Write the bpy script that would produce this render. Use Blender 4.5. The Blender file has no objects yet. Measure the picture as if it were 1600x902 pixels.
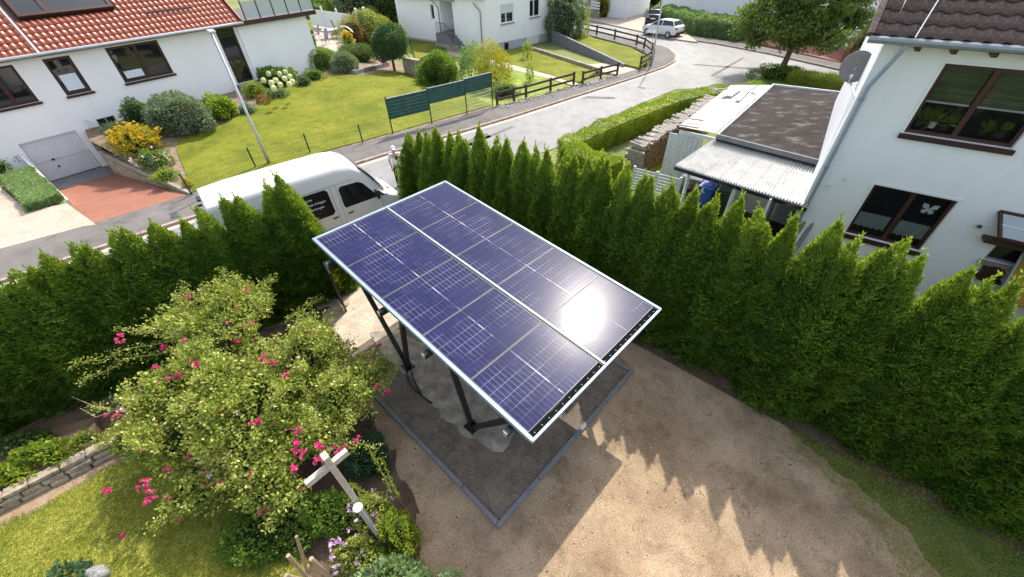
import bpy, bmesh, math, random
import numpy as np
from mathutils import Vector, Matrix, geometry
random.seed(7); RNG = np.random.RandomState(7)
SC = bpy.context.scene; COL = SC.collection
PI = math.pi

# ---------------------------------------------------------------- camera
FPX, PITCH, ROLL, CAMH = 630.93, 0.7250, -0.0350, 8.357
_f = np.array([0, math.cos(PITCH), -math.sin(PITCH)]); _x = np.array([1., 0, 0]); _u = np.cross(_x, _f)
CX = math.cos(ROLL)*_x + math.sin(ROLL)*_u
CU = -math.sin(ROLL)*_x + math.cos(ROLL)*_u
CF = _f; CAM = np.array([0, 0, CAMH])
cd = bpy.data.cameras.new('camera'); cam = bpy.data.objects.new('camera', cd); COL.objects.link(cam)
cam.matrix_world = Matrix(((CX[0], CU[0], -CF[0], 0), (CX[1], CU[1], -CF[1], 0), (CX[2], CU[2], -CF[2], CAMH), (0, 0, 0, 1)))
cd.sensor_width = 36; cd.lens = FPX/1600*36; cd.clip_start = .05; cd.clip_end = 1500
SC.camera = cam

# ---------------------------------------------------------------- sun, sky, exposure
SAZ, SEL = 1.159, 0.844
SUN = np.array([math.cos(SAZ)*math.cos(SEL), math.sin(SAZ)*math.cos(SEL), math.sin(SEL)])
w = bpy.data.worlds.new('World'); SC.world = w; w.use_nodes = True
nt = w.node_tree; nt.nodes.clear()
sky = nt.nodes.new('ShaderNodeTexSky'); sky.sky_type = 'NISHITA'; sky.sun_disc = False
sky.sun_elevation = SEL; sky.sun_rotation = PI/2-SAZ; sky.air_density = 1.0; sky.dust_density = 2.5; sky.ozone_density = 1.0
hs = nt.nodes.new('ShaderNodeHueSaturation'); hs.inputs['Saturation'].default_value = .55
bg = nt.nodes.new('ShaderNodeBackground'); bg.inputs['Strength'].default_value = 0.15
wo = nt.nodes.new('ShaderNodeOutputWorld')
nt.links.new(sky.outputs[0], hs.inputs['Color']); nt.links.new(hs.outputs[0], bg.inputs[0]); nt.links.new(bg.outputs[0], wo.inputs[0])
sl = bpy.data.lights.new('sun', 'SUN'); sl.energy = 2.5; sl.angle = math.radians(.53); sl.color = (1, .93, .82)
so = bpy.data.objects.new('sun', sl); COL.objects.link(so); so.location = (0, 0, 40)
so.rotation_euler = Vector(-SUN).to_track_quat('-Z', 'Y').to_euler()
SC.view_settings.view_transform = 'Standard'; SC.view_settings.look = 'None'
SC.view_settings.exposure = 1.25; SC.view_settings.gamma = 1
SC.cycles.max_bounces = 6; SC.cycles.transparent_max_bounces = 8

# ---------------------------------------------------------------- measuring helpers (photo pixel -> place on the ground)
def ray(px, py): return CF + CX*(px-800)/FPX - CU*(py-451)/FPX
def g(px, py, z=0.):
    d = ray(px, py); return CAM + d*(z-CAMH)/d[2]
def ss(a, b, x): t = min(1, max(0, (x-a)/(b-a))); return t*t*(3-2*t)
U38 = np.array([math.cos(math.radians(38)), math.sin(math.radians(38))]); V38 = np.array([-U38[1], U38[0]])
O38 = np.array([-6.36, 22.82])
def terr(x, y):
    "left garden rises from the pavement to the house"
    d = np.array([x, y])-O38; s = d@U38; v = d@V38
    return .10 + .9*ss(0, 11, v)*(1-ss(1, 8, s)) if v > 0 else .10
def gt(px, py):
    z = .1
    for _ in range(12):
        p = g(px, py, z); z = terr(p[0], p[1])
    return np.array([p[0], p[1], z])
def onplane(px, a, d):
    "pixel ray against the vertical plane through a along d -> (u, z)"
    a = np.array(a[:2]); n = np.array([-d[1], d[0]]); r = ray(*px); t = ((a-CAM[:2])@n)/(r[:2]@n); p = CAM+r*t
    return (p[:2]-a)@d, p[2]

# ---------------------------------------------------------------- materials
MATS = {}
def _nodes(m):
    m.use_nodes = True; n = m.node_tree.nodes; return m.node_tree, n, n['Principled BSDF']
def _ramp(nt, fac, stops):
    r = nt.nodes.new('ShaderNodeValToRGB'); e = r.color_ramp.elements
    while len(e) < len(stops): e.new(.5)
    for k, (p, c) in enumerate(stops): e[k].position = p; e[k].color = (*c, 1)
    nt.links.new(fac, r.inputs[0]); return r.outputs[0]
def _noise(nt, scale, detail=6, rough=.6, coord='Object', stretch=None, dist=0):
    tc = nt.nodes.new('ShaderNodeTexCoord'); no = nt.nodes.new('ShaderNodeTexNoise')
    no.inputs['Scale'].default_value = scale; no.inputs['Detail'].default_value = detail
    no.inputs['Roughness'].default_value = rough; no.inputs['Distortion'].default_value = dist
    src = tc.outputs[coord]
    if stretch:
        mp = nt.nodes.new('ShaderNodeMapping'); mp.inputs['Scale'].default_value = stretch[:3]
        if len(stretch) > 3: mp.inputs['Rotation'].default_value = (0, 0, stretch[3])
        nt.links.new(src, mp.inputs[0]); src = mp.outputs[0]
    nt.links.new(src, no.inputs['Vector']); return no.outputs[0]
def _mix(nt, fac, a, b, mode='MIX'):
    m = nt.nodes.new('ShaderNodeMix'); m.data_type = 'RGBA'; m.blend_type = mode
    for s, v in ((m.inputs[0], fac), (m.inputs[6], a), (m.inputs[7], b)):
        if hasattr(v, 'links'): nt.links.new(v, s)
        elif isinstance(v, (int, float)): s.default_value = v
        else: s.default_value = (*v, 1)
    return m.outputs[2]
def _bump(nt, h, strength, dist, bsdf):
    b = nt.nodes.new('ShaderNodeBump'); b.inputs['Strength'].default_value = strength; b.inputs['Distance'].default_value = dist
    nt.links.new(h, b.inputs['Height']); nt.links.new(b.outputs[0], bsdf.inputs['Normal'])
def mat(name, c1, c2=None, scale=6, rough=.8, bump=0, bdist=.01, metal=0, fine=None, c3=None, spec=None, stain=None, stretch=None, detail=6, stops=(.35, .65)):
    if name in MATS: return MATS[name]
    m = bpy.data.materials.new(name); nt, n, b = _nodes(m); MATS[name] = m
    b.inputs['Roughness'].default_value = rough; b.inputs['Metallic'].default_value = metal
    b.inputs['Specular IOR Level'].default_value = spec if spec is not None else (.12 if rough >= .85 else .45)
    c2 = c2 or tuple(v*.85 for v in c1)
    f = _noise(nt, scale, detail, stretch=stretch)
    st = [(stops[0], c1), (stops[1], c2)]
    if c3: st.append((min(.95, stops[1]+.17), c3))
    col = _ramp(nt, f, st)
    if fine:
        f2 = _noise(nt, fine[0], 4)
        col = _mix(nt, fine[1], col, _ramp(nt, f2, [(.35, (.25, .25, .25)), (.65, (.75, .75, .75))]), 'OVERLAY')
    if stain:   # (scale, strength, stretch): weather marks
        f3 = _noise(nt, stain[0], 7, .7, stretch=stain[2] if len(stain) > 2 else None, dist=.8)
        col = _mix(nt, stain[1], col, _ramp(nt, f3, [(.36, (.14, .14, .14)), (.50, (.5, .5, .5)), (.70, (.60, .60, .60))]), 'OVERLAY')
    nt.links.new(col, b.inputs['Base Color'])
    if bump: _bump(nt, _noise(nt, fine[0] if fine else scale*6, 5), bump, bdist, b)
    return m
def leafmat(name, stops, trans=.35, rough=.55, tcol=(.35, .55, .05), big=1.2):
    m = bpy.data.materials.new(name); nt, n, b = _nodes(m); MATS[name] = m
    ge = nt.nodes.new('ShaderNodeNewGeometry')
    f = _noise(nt, big, 3)
    ad = nt.nodes.new('ShaderNodeMath'); ad.operation = 'MULTIPLY_ADD'; nt.links.new(ge.outputs['Random Per Island'], ad.inputs[0]); ad.inputs[1].default_value = .6
    mu = nt.nodes.new('ShaderNodeMath'); mu.operation = 'MULTIPLY_ADD'; nt.links.new(f, mu.inputs[0]); mu.inputs[1].default_value = 1.2; mu.inputs[2].default_value = -.4
    nt.links.new(mu.outputs[0], ad.inputs[2])
    col = _ramp(nt, ad.outputs[0], stops); nt.links.new(col, b.inputs['Base Color'])
    b.inputs['Roughness'].default_value = rough; b.inputs['Specular IOR Level'].default_value = .35
    tr = nt.nodes.new('ShaderNodeBsdfTranslucent'); nt.links.new(_mix(nt, .55, col, tcol), tr.inputs[0])
    mx = nt.nodes.new('ShaderNodeMixShader'); mx.inputs[0].default_value = trans
    o = n['Material Output']; nt.links.new(b.outputs[0], mx.inputs[1]); nt.links.new(tr.outputs[0], mx.inputs[2]); nt.links.new(mx.outputs[0], o.inputs[0])
    return m
def paler_tops(m, z0, z1, col):
    "mixes the leaf colour paler with height, varied leaf by leaf"
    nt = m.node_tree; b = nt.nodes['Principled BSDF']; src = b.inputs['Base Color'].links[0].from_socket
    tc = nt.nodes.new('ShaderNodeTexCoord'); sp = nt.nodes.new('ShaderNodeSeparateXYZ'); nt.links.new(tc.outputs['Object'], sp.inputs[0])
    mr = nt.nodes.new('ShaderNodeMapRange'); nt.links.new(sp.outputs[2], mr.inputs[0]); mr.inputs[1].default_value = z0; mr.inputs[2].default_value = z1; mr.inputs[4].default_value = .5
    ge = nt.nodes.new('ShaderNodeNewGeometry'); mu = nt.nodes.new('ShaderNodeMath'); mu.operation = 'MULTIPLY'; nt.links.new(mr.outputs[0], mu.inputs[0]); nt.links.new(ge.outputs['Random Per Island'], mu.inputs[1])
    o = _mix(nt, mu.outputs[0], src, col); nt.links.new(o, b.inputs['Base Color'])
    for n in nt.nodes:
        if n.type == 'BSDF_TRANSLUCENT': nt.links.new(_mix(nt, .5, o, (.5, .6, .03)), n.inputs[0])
def glassmat(name, clear, tint=(.02, .025, .03), rough=.02):
    "window pane: reflecting, partly see-through"
    m = bpy.data.materials.new(name); nt, n, b = _nodes(m); MATS[name] = m
    b.inputs['Base Color'].default_value = (*tint, 1); b.inputs['Roughness'].default_value = rough; b.inputs['Specular IOR Level'].default_value = .6
    b.inputs['Coat Weight'].default_value = .5; b.inputs['Coat Roughness'].default_value = .01
    if clear:
        t = nt.nodes.new('ShaderNodeBsdfTransparent'); fr = nt.nodes.new('ShaderNodeFresnel'); fr.inputs[0].default_value = 1.5
        ma = nt.nodes.new('ShaderNodeMath'); ma.operation = 'MULTIPLY_ADD'; ma.inputs[1].default_value = 1.5; ma.inputs[2].default_value = 1-clear; ma.use_clamp = True
        nt.links.new(fr.outputs[0], ma.inputs[0])
        mx = nt.nodes.new('ShaderNodeMixShader'); nt.links.new(ma.outputs[0], mx.inputs[0]); nt.links.new(t.outputs[0], mx.inputs[1]); nt.links.new(b.outputs[0], mx.inputs[2])
        nt.links.new(mx.outputs[0], n['Material Output'].inputs[0])
    return m

M = {}
def defmats():
    M['asphalt'] = mat('asphalt', (.19, .19, .188), (.235, .233, .23), .35, .75, .5, .004, fine=(60, .35), stain=(1.1, .30), c3=(.28, .275, .27), stretch=(1, .25, 1, math.radians(-38)), stops=(.4, .6))
    M['pavement'] = mat('pavement_asphalt', (.135, .125, .12), (.17, .16, .155), .8, .85, .5, .004, fine=(50, .5), stain=(1.3, .35))
    M['kerbstone'] = mat('kerbstone', (.27, .21, .17), (.38, .32, .27), 3, .85, .3, .004, fine=(30, .4))
    M['gutterstone'] = mat('gutterstone', (.45, .38, .31), (.5, .44, .36), 3, .85, .3, .004, fine=(30, .4))
    M['soil'] = mat('yard_soil', (.235, .165, .102), (.35, .255, .165), .8, .95, .6, .012, fine=(38, .5), c3=(.43, .325, .215), stops=(.33, .55), stain=(2.0, .38)); M['damp'] = mat('damp_soil', (.15, .105, .068), (.235, .17, .112), 1.5, .95, .6, .012, fine=(34, .5))
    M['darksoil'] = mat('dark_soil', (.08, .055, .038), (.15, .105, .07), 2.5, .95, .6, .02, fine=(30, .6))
    M['pad'] = mat('pad_soil', (.15, .12, .092), (.215, .178, .14), 1.2, .95, .5, .008, fine=(34, .5), c3=(.27, .23, .185), stain=(3, .4))
    M['gravel'] = mat('entry_gravel', (.42, .34, .26), (.55, .46, .37), 2.5, .95, .8, .012, fine=(26, .55))
    M['concrete'] = mat('concrete', (.24, .205, .16), (.38, .335, .27), 3.2, .85, .4, .006, fine=(40, .35), c3=(.5, .47, .42), stops=(.38, .58))
    M['edging'] = mat('edging_concrete', (.15, .155, .165), (.20, .205, .215), 3, .8, .3, .003, fine=(50, .4))
    M['lawn'] = mat('lawn', (.115, .14, .014), (.185, .195, .022), .55, .9, .9, .03, fine=(22, .6), stain=(1.5, .35), c3=(.25, .235, .04), stops=(.35, .62))
    M['lawn2'] = mat('lawn_near', (.26, .25, .045), (.38, .35, .08), 1.4, .9, .9, .04, fine=(18, .6), c3=(.50, .44, .15))
    M['lawnsh'] = mat('lawn_strip', (.085, .11, .035), (.15, .165, .055), 2, .95, .8, .03, fine=(24, .6))
    M['weeds'] = mat('weeds_ground', (.14, .20, .04), (.27, .32, .07), .8, .95, .9, .05, fine=(9, .6))
    M['farground'] = mat('far_ground', (.14, .165, .06), (.2, .22, .08), .15, .95, .5, .05, fine=(5, .5))
    M['bedsoil'] = mat('bed_soil', (.17, .125, .085), (.28, .21, .15), 3, .95, .6, .03, fine=(20, .5))
    M['render'] = mat('white_render', (.84, .84, .84), (.87, .87, .87), .7, .9, .35, .004, fine=(60, .10), stain=(1.6, .16, (1, 1, .22)))
    M['render2'] = mat('grey_white_render', (.78, .785, .80), (.82, .82, .83), .6, .9, .3, .004, fine=(60, .10), c3=(.76, .755, .74), stain=(1.4, .18, (1, 1, .2)))
    M['plinth'] = mat('plinth_grey', (.40, .42, .45), (.46, .48, .50), 2, .9, .2, .003)
    M['tile_red'] = mat('clay_tile', (.33, .070, .030), (.42, .11, .05), 1.6, .38, .2, .004, fine=(30, .3), c3=(.27, .075, .045), spec=.6)
    M['tile_brown'] = mat('weathered_tile', (.085, .058, .05), (.14, .10, .088), 5, .8, .7, .01, fine=(18, .7), c3=(.24, .20, .185), stops=(.42, .6))
    M['brownframe'] = mat('dark_brown_frame', (.035, .014, .010), (.05, .02, .014), 4, .45)
    M['redwood'] = mat('reddish_wood', (.045, .016, .011), (.065, .024, .015), 5, .5, .2, .002, stretch=(1, 1, 8))
    M['blackmetal'] = mat('black_metal', (.012, .014, .016), (.02, .022, .025), 3, .42)
    M['darkgreen'] = mat('green_steel', (.006, .05, .035), (.008, .065, .045), 3, .5)
    M['screen'] = mat('green_screen_strip', (.005, .05, .045), (.012, .085, .07), 2.5, .6, .3, .004, fine=(14, .4))
    M['alu'] = mat('aluminium', (.20, .27, .33), (.25, .32, .38), 3, .5, metal=.25); M['panelframe'] = mat('panel_frame', (.10, .105, .10), (.15, .15, .14), 3, .5, metal=.3)
    M['galv'] = mat('galvanised_steel', (.42, .45, .48), (.5, .52, .55), 5, .45, metal=.6)
    M['zinc'] = mat('grey_gutter', (.22, .26, .28), (.28, .31, .33), 3, .45, metal=.3)
    M['pipeblue'] = mat('blue_grey_pipe', (.26, .33, .42), (.32, .38, .46), 2, .5)
    M['whitepaint'] = mat('white_paint', (.72, .74, .74), (.8, .8, .79), 3, .6)
    M['weatherwhite'] = mat('weathered_white_wood', (.52, .56, .56), (.68, .71, .71), 6, .8, .5, .004, stretch=(1, 1, 5), fine=(30, .3))
    M['greywood'] = mat('weathered_grey_wood', (.34, .31, .26), (.50, .46, .40), 8, .85, .6, .004, stretch=(1, 1, 6), fine=(40, .4))
    M['stickwood'] = mat('stick_wood', (.22, .16, .10), (.38, .30, .21), 9, .85, .5, .003, stretch=(1, 1, 5))
    M['darkwood'] = mat('dark_fence_wood', (.055, .035, .025), (.09, .06, .045), 6, .8, .4, .003, stretch=(1, 1, 6))
    M['bark'] = mat('bark', (.10, .065, .045), (.19, .14, .105), 9, .95, .8, .02, stretch=(3, 3, 1), fine=(40, .5))
    M['vanwhite'] = mat('van_paint', (.66, .655, .63), (.68, .67, .65), 2, .28)
    M['carwhite'] = mat('car_white_paint', (.74, .75, .77), (.76, .77, .78), 2, .25)
    M['cardark'] = mat('car_dark_paint', (.015, .016, .018), (.02, .02, .022), 2, .2)
    M['rubber'] = mat('tyre_rubber', (.015, .015, .015), (.025, .025, .025), 8, .8)
    M['bluebin'] = mat('blue_plastic', (.01, .07, .36), (.015, .085, .42), 3, .4)
    M['greenbin'] = mat('dark_green_plastic', (.05, .065, .04), (.07, .09, .055), 3, .5)
    M['corr'] = mat('corrugated_sheet', (.60, .59, .575), (.68, .675, .66), 1.8, .75, .2, .003, c3=(.42, .36, .32), fine=(14, .3), stain=(3, .45))
    M['felt'] = mat('roof_felt', (.034, .028, .027), (.045, .037, .035), 1.5, .95, .4, .004, fine=(16, .35), c3=(.15, .138, .13), stops=(.40, .55), stain=(1.2, .5), stretch=(1, 1.8, 1, .6))
    M['brick'] = mat('red_brick', (.22, .09, .065), (.30, .13, .09), 5, .9, .4, .004)
    M['stone'] = mat('dry_stone', (.24, .20, .145), (.40, .34, .25), 5, .95, .8, .02, fine=(22, .5))
    M['rock'] = mat('grey_rock', (.20, .20, .19), (.33, .33, .32), 5, .9, .9, .03, fine=(25, .5))
    M['log'] = mat('log_wood', (.18, .11, .06), (.42, .28, .165), 11, .9, .8, .02, fine=(30, .6))
    M['logtop'] = mat('weathered_log', (.22, .19, .165), (.44, .40, .36), 7, .9, .6, .01, stretch=(1, 1, 3), fine=(25, .4))
    M['freshwood'] = mat('fresh_wood', (.50, .31, .16), (.62, .42, .24), 6, .85, .4, .004, fine=(20, .3))
    M['garagedoor'] = mat('garage_door', (.62, .63, .66), (.66, .67, .69), 3, .5)
    M['cap'] = mat('white_plastic', (.8, .8, .8), (.82, .82, .82), 3, .4)
    M['skin'] = mat('skin', (.42, .22, .15), (.46, .25, .17), 10, .6)
    M['shirt'] = mat('pale_shirt', (.58, .64, .72), (.64, .69, .75), 10, .9)
    M['trousers'] = mat('dark_trousers', (.02, .03, .05), (.03, .04, .06), 10, .9)
    M['hair'] = mat('dark_hair', (.03, .02, .015), (.05, .03, .02), 10, .7)
    M['dish'] = mat('grey_dish', (.20, .19, .20), (.24, .23, .235), 3, .6)
    M['ochre'] = mat('ochre_cloth', (.28, .18, .03), (.32, .21, .04), 3, .9)
    M['lace'] = mat('white_curtain', (.62, .70, .78), (.72, .78, .82), 8, .9)
    M['flat_grey'] = mat('grey_plastic', (.25, .26, .27), (.3, .3, .31), 3, .6)
    M['umber'] = mat('rust_board', (.09, .045, .03), (.14, .07, .045), 3, .9)
    M['glass'] = glassmat('dark_pane', 0, (.012, .014, .016))
    M['glassclear'] = glassmat('clear_pane', .93)
    M['interior'] = mat('dark_room', (.03, .028, .025), (.045, .04, .035), 2, .9)
    M['clear'] = glassmat('railing_glass', .35, (.5, .56, .58), .2)
    # foliage
    dk = lambda *s: list(s)
    M['thuja'] = leafmat('thuja_scale_leaves', dk((.1, (.032, .095, .018)), (.42, (.066, .170, .026)), (.72, (.135, .265, .034)), (1, (.26, .40, .045))), .42, .6, (.45, .60, .02), 1.5)
    paler_tops(M['thuja'], 2.7, 4.0, (.34, .42, .04))
    M['matteblack'] = mat('matte_black', (.008, .008, .009), (.012, .012, .013), 3, .95, spec=.02)
    M['filmblack'] = mat('black_window_film', (.006, .006, .008), (.008, .008, .01), 3, .22, spec=.3)
    M['rose'] = leafmat('rose_leaves', dk((.05, (.08, .13, .022)), (.35, (.21, .28, .04)), (.66, (.38, .43, .08)), (.90, (.60, .56, .22)), (1, (.46, .29, .16))), .30, .35, (.55, .62, .10), 1.8)
    M['boxleaf'] = leafmat('box_hedge_leaves', dk((.1, (.10, .17, .015)), (.5, (.24, .31, .02)), (.8, (.42, .42, .03)), (1, (.55, .50, .06))), .35, .5)
    M['darkleaf'] = leafmat('dark_shrub_leaves', dk((.1, (.015, .04, .012)), (.5, (.04, .08, .02)), (.9, (.09, .14, .04))), .25, .4)
    M['midleaf'] = leafmat('mid_shrub_leaves', dk((.1, (.04, .09, .012)), (.5, (.10, .18, .025)), (.9, (.20, .29, .05))), .35)
    M['limeleaf'] = leafmat('lime_leaves', dk((.1, (.12, .20, .015)), (.5, (.26, .33, .03)), (.9, (.42, .42, .05))), .4)
    M['yellowleaf'] = leafmat('yellow_leaves', dk((.1, (.22, .22, .02)), (.5, (.46, .38, .02)), (.9, (.62, .48, .04))), .35)
    M['greyleaf'] = leafmat('grey_green_leaves', dk((.1, (.06, .10, .07)), (.5, (.17, .22, .15)), (.9, (.36, .40, .27))), .25)
    M['sageleaf'] = leafmat('pale_green_leaves', dk((.1, (.10, .18, .07)), (.5, (.2, .30, .13)), (.9, (.34, .42, .22))), .35)
    M['maple'] = leafmat('street_tree_leaves', dk((.1, (.03, .06, .014)), (.5, (.085, .13, .028)), (.85, (.19, .22, .05)), (1, (.36, .28, .06))), .3)
    M['redleaf'] = leafmat('red_leaves', dk((.1, (.2, .03, .02)), (.9, (.4, .10, .06))), .3)
    M['purpleleaf'] = leafmat('purple_leaves', dk((.1, (.05, .025, .03)), (.9, (.13, .08, .08))), .2)
    M['ivy'] = leafmat('blue_green_leaves', dk((.1, (.02, .05, .03)), (.5, (.05, .11, .06)), (.9, (.10, .18, .10))), .25)
    M['grassblade'] = leafmat('grass_blades', dk((.1, (.17, .21, .03)), (.5, (.34, .37, .05)), (.9, (.52, .50, .13))), .45, .6)
    M['pink'] = leafmat('pink_petals', dk((.1, (.52, .015, .16)), (.5, (.72, .04, .26)), (.9, (.82, .18, .36))), .3, .6, (.9, .1, .25))
    M['lilac'] = leafmat('lilac_petals', dk((.1, (.50, .30, .52)), (.9, (.72, .55, .72))), .3, .6, (.8, .5, .8))
    M['cream'] = leafmat('cream_petals', dk((.1, (.55, .6, .28)), (.9, (.75, .76, .5))), .3, .6, (.8, .8, .4))
    M['yellowpetal'] = leafmat('golden_petals', dk((.1, (.6, .36, .01)), (.9, (.8, .55, .02))), .3, .6, (.9, .6, .05))
    M['whitepetal'] = leafmat('pale_pink_petals', dk((.1, (.7, .5, .5)), (.9, (.8, .7, .68))), .3, .6, (.9, .7, .7))
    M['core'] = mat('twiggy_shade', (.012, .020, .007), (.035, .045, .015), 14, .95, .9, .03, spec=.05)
    M['stemgreen'] = mat('green_stem', (.16, .20, .05), (.25, .26, .09), 9, .8)
    M['pebble'] = mat('pebble', (.45, .40, .34), (.68, .63, .56), 9, .85)
    M['pebbledark'] = mat('twig_bits', (.07, .045, .03), (.12, .08, .05), 9, .9)
    pavers('red_pavers', (.27, .105, .065), (.31, .13, .085), math.radians(38), .20, .10)
    pavers('beige_pavers', (.40, .325, .255), (.46, .385, .31), math.radians(52), .24, .16)
    solar()
def pavers(name, c1, c2, rot, bw, bh):
    m = bpy.data.materials.new(name); nt, n, b = _nodes(m); M[name] = m
    tc = nt.nodes.new('ShaderNodeTexCoord'); mp = nt.nodes.new('ShaderNodeMapping'); mp.inputs['Rotation'].default_value = (0, 0, -rot)
    br = nt.nodes.new('ShaderNodeTexBrick'); br.inputs['Scale'].default_value = 1; br.inputs['Brick Width'].default_value = bw; br.inputs['Row Height'].default_value = bh
    br.inputs['Mortar Size'].default_value = .008; br.inputs['Color1'].default_value = (*c1, 1); br.inputs['Color2'].default_value = (*c2, 1); br.inputs['Mortar'].default_value = (*[v*.62 for v in c1], 1)
    nt.links.new(tc.outputs['Object'], mp.inputs[0]); nt.links.new(mp.outputs[0], br.inputs[0])
    nz = _ramp(nt, _noise(nt, .8), [(.3, (.42, .42, .42)), (.7, (.58, .58, .58))])
    nt.links.new(_mix(nt, .6, br.outputs[0], nz, 'OVERLAY'), b.inputs['Base Color']); b.inputs['Roughness'].default_value = .85
    inv = nt.nodes.new('ShaderNodeMath'); inv.operation = 'SUBTRACT'; inv.inputs[0].default_value = 1; nt.links.new(br.outputs['Fac'], inv.inputs[1])
    _bump(nt, inv.outputs[0], .6, .005, b)
def solar():
    m = bpy.data.materials.new('solar_cells_under_glass'); nt, n, b = _nodes(m); M['solar'] = m
    uv = nt.nodes.new('ShaderNodeTexCoord'); sp = nt.nodes.new('ShaderNodeSeparateXYZ'); nt.links.new(uv.outputs['UV'], sp.inputs[0])
    def mth(op, a, b2=None, c=None):
        x = nt.nodes.new('ShaderNodeMath'); x.operation = op
        for k, v in enumerate((a, b2, c)):
            if v is None: continue
            if hasattr(v, 'links'): nt.links.new(v, x.inputs[k])
            else: x.inputs[k].default_value = v
        return x.outputs[0]
    def line(coord, nn, wd):
        f = mth('FRACT', mth('MULTIPLY', coord, nn)); d = mth('ABSOLUTE', mth('SUBTRACT', f, .5)); return mth('GREATER_THAN', d, .5-wd)
    X, Y = sp.outputs[0], sp.outputs[1]      # X across the short side (6 cells), Y along the long side (2 x 10 half cells)
    l1 = line(X, 6, .022); l2 = line(Y, 20, .035)
    cen = mth('LESS_THAN', mth('ABSOLUTE', mth('SUBTRACT', Y, .5)), .006)
    fb = line(X, 60, .10)
    patch = _ramp(nt, _noise(nt, 1.1, 3, .5), [(.44, (.10, .10, .10)), (.60, (.85, .85, .85))])  # grid lines painted brighter in patches, as sunlit ground showing through the glass
    grid = mth('MULTIPLY', mth('MAXIMUM', l1, l2), patch)
    base = _ramp(nt, _noise(nt, 2.0, 4), [(.3, (.006, .008, .045)), (.7, (.011, .014, .070))])
    c = _mix(nt, mth('MULTIPLY', fb, .16), base, (.10, .10, .22))
    c = _mix(nt, grid, c, (.20, .19, .27))
    dash = mth('MULTIPLY', mth('MULTIPLY', cen, mth('MULTIPLY_ADD', patch, .8, .2)), _ramp(nt, _noise(nt, 5.5, 0), [(.48, (0.18, 0.18, 0.18)), (.52, (1, 1, 1))]))
    c = _mix(nt, dash, c, (.46, .44, .46))
    # dust film with smears
    dust = _ramp(nt, _noise(nt, 2.2, 8, .72, dist=1.2, stretch=(1, 2.2, 1, .6)), [(.52, (.0, .0, .0)), (.66, (.035, .035, .035)), (.80, (.22, .22, .22))])
    c = _mix(nt, dust, c, (.42, .45, .58))
    nt.links.new(c, b.inputs['Base Color'])
    b.inputs['Roughness'].default_value = .25; b.inputs['Specular IOR Level'].default_value = .06
    b.inputs['Coat Weight'].default_value = .17; b.inputs['Coat Roughness'].default_value = .10; b.inputs['Coat IOR'].default_value = 1.33

# ---------------------------------------------------------------- object helpers
defmats()
def tag(o, label=None, cat=None, group=None, kind=None):
    if label: o['label'] = label
    if cat: o['category'] = cat
    if group: o['group'] = group
    if kind: o['kind'] = kind
    return o
def empty(name, loc=(0, 0, 0), rz=0, label=None, cat=None, group=None, kind=None):
    o = bpy.data.objects.new(name, None); COL.objects.link(o); o.location = loc; o.rotation_euler = (0, 0, rz); o.empty_display_size = .1
    return tag(o, label, cat, group, kind)
def link(name, me, parent=None, world=True):
    o = bpy.data.objects.new(name, me); COL.objects.link(o)
    if parent is not None:
        o.parent = parent
        if world: o.matrix_parent_inverse = wm(parent).inverted()
    return o
def wm(o):
    m = Matrix.LocRotScale(o.location, o.rotation_euler, o.scale)
    return wm(o.parent) @ o.matrix_parent_inverse @ m if o.parent else m
def dup(o, parent=None, keep=True):
    c = o.copy(); COL.objects.link(c)
    if parent is not None: c.parent = parent
    for ch in KIDS(o): dup(ch, c)
    return c
def KIDS(o): return [c for c in bpy.data.objects if c.parent == o]
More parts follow.
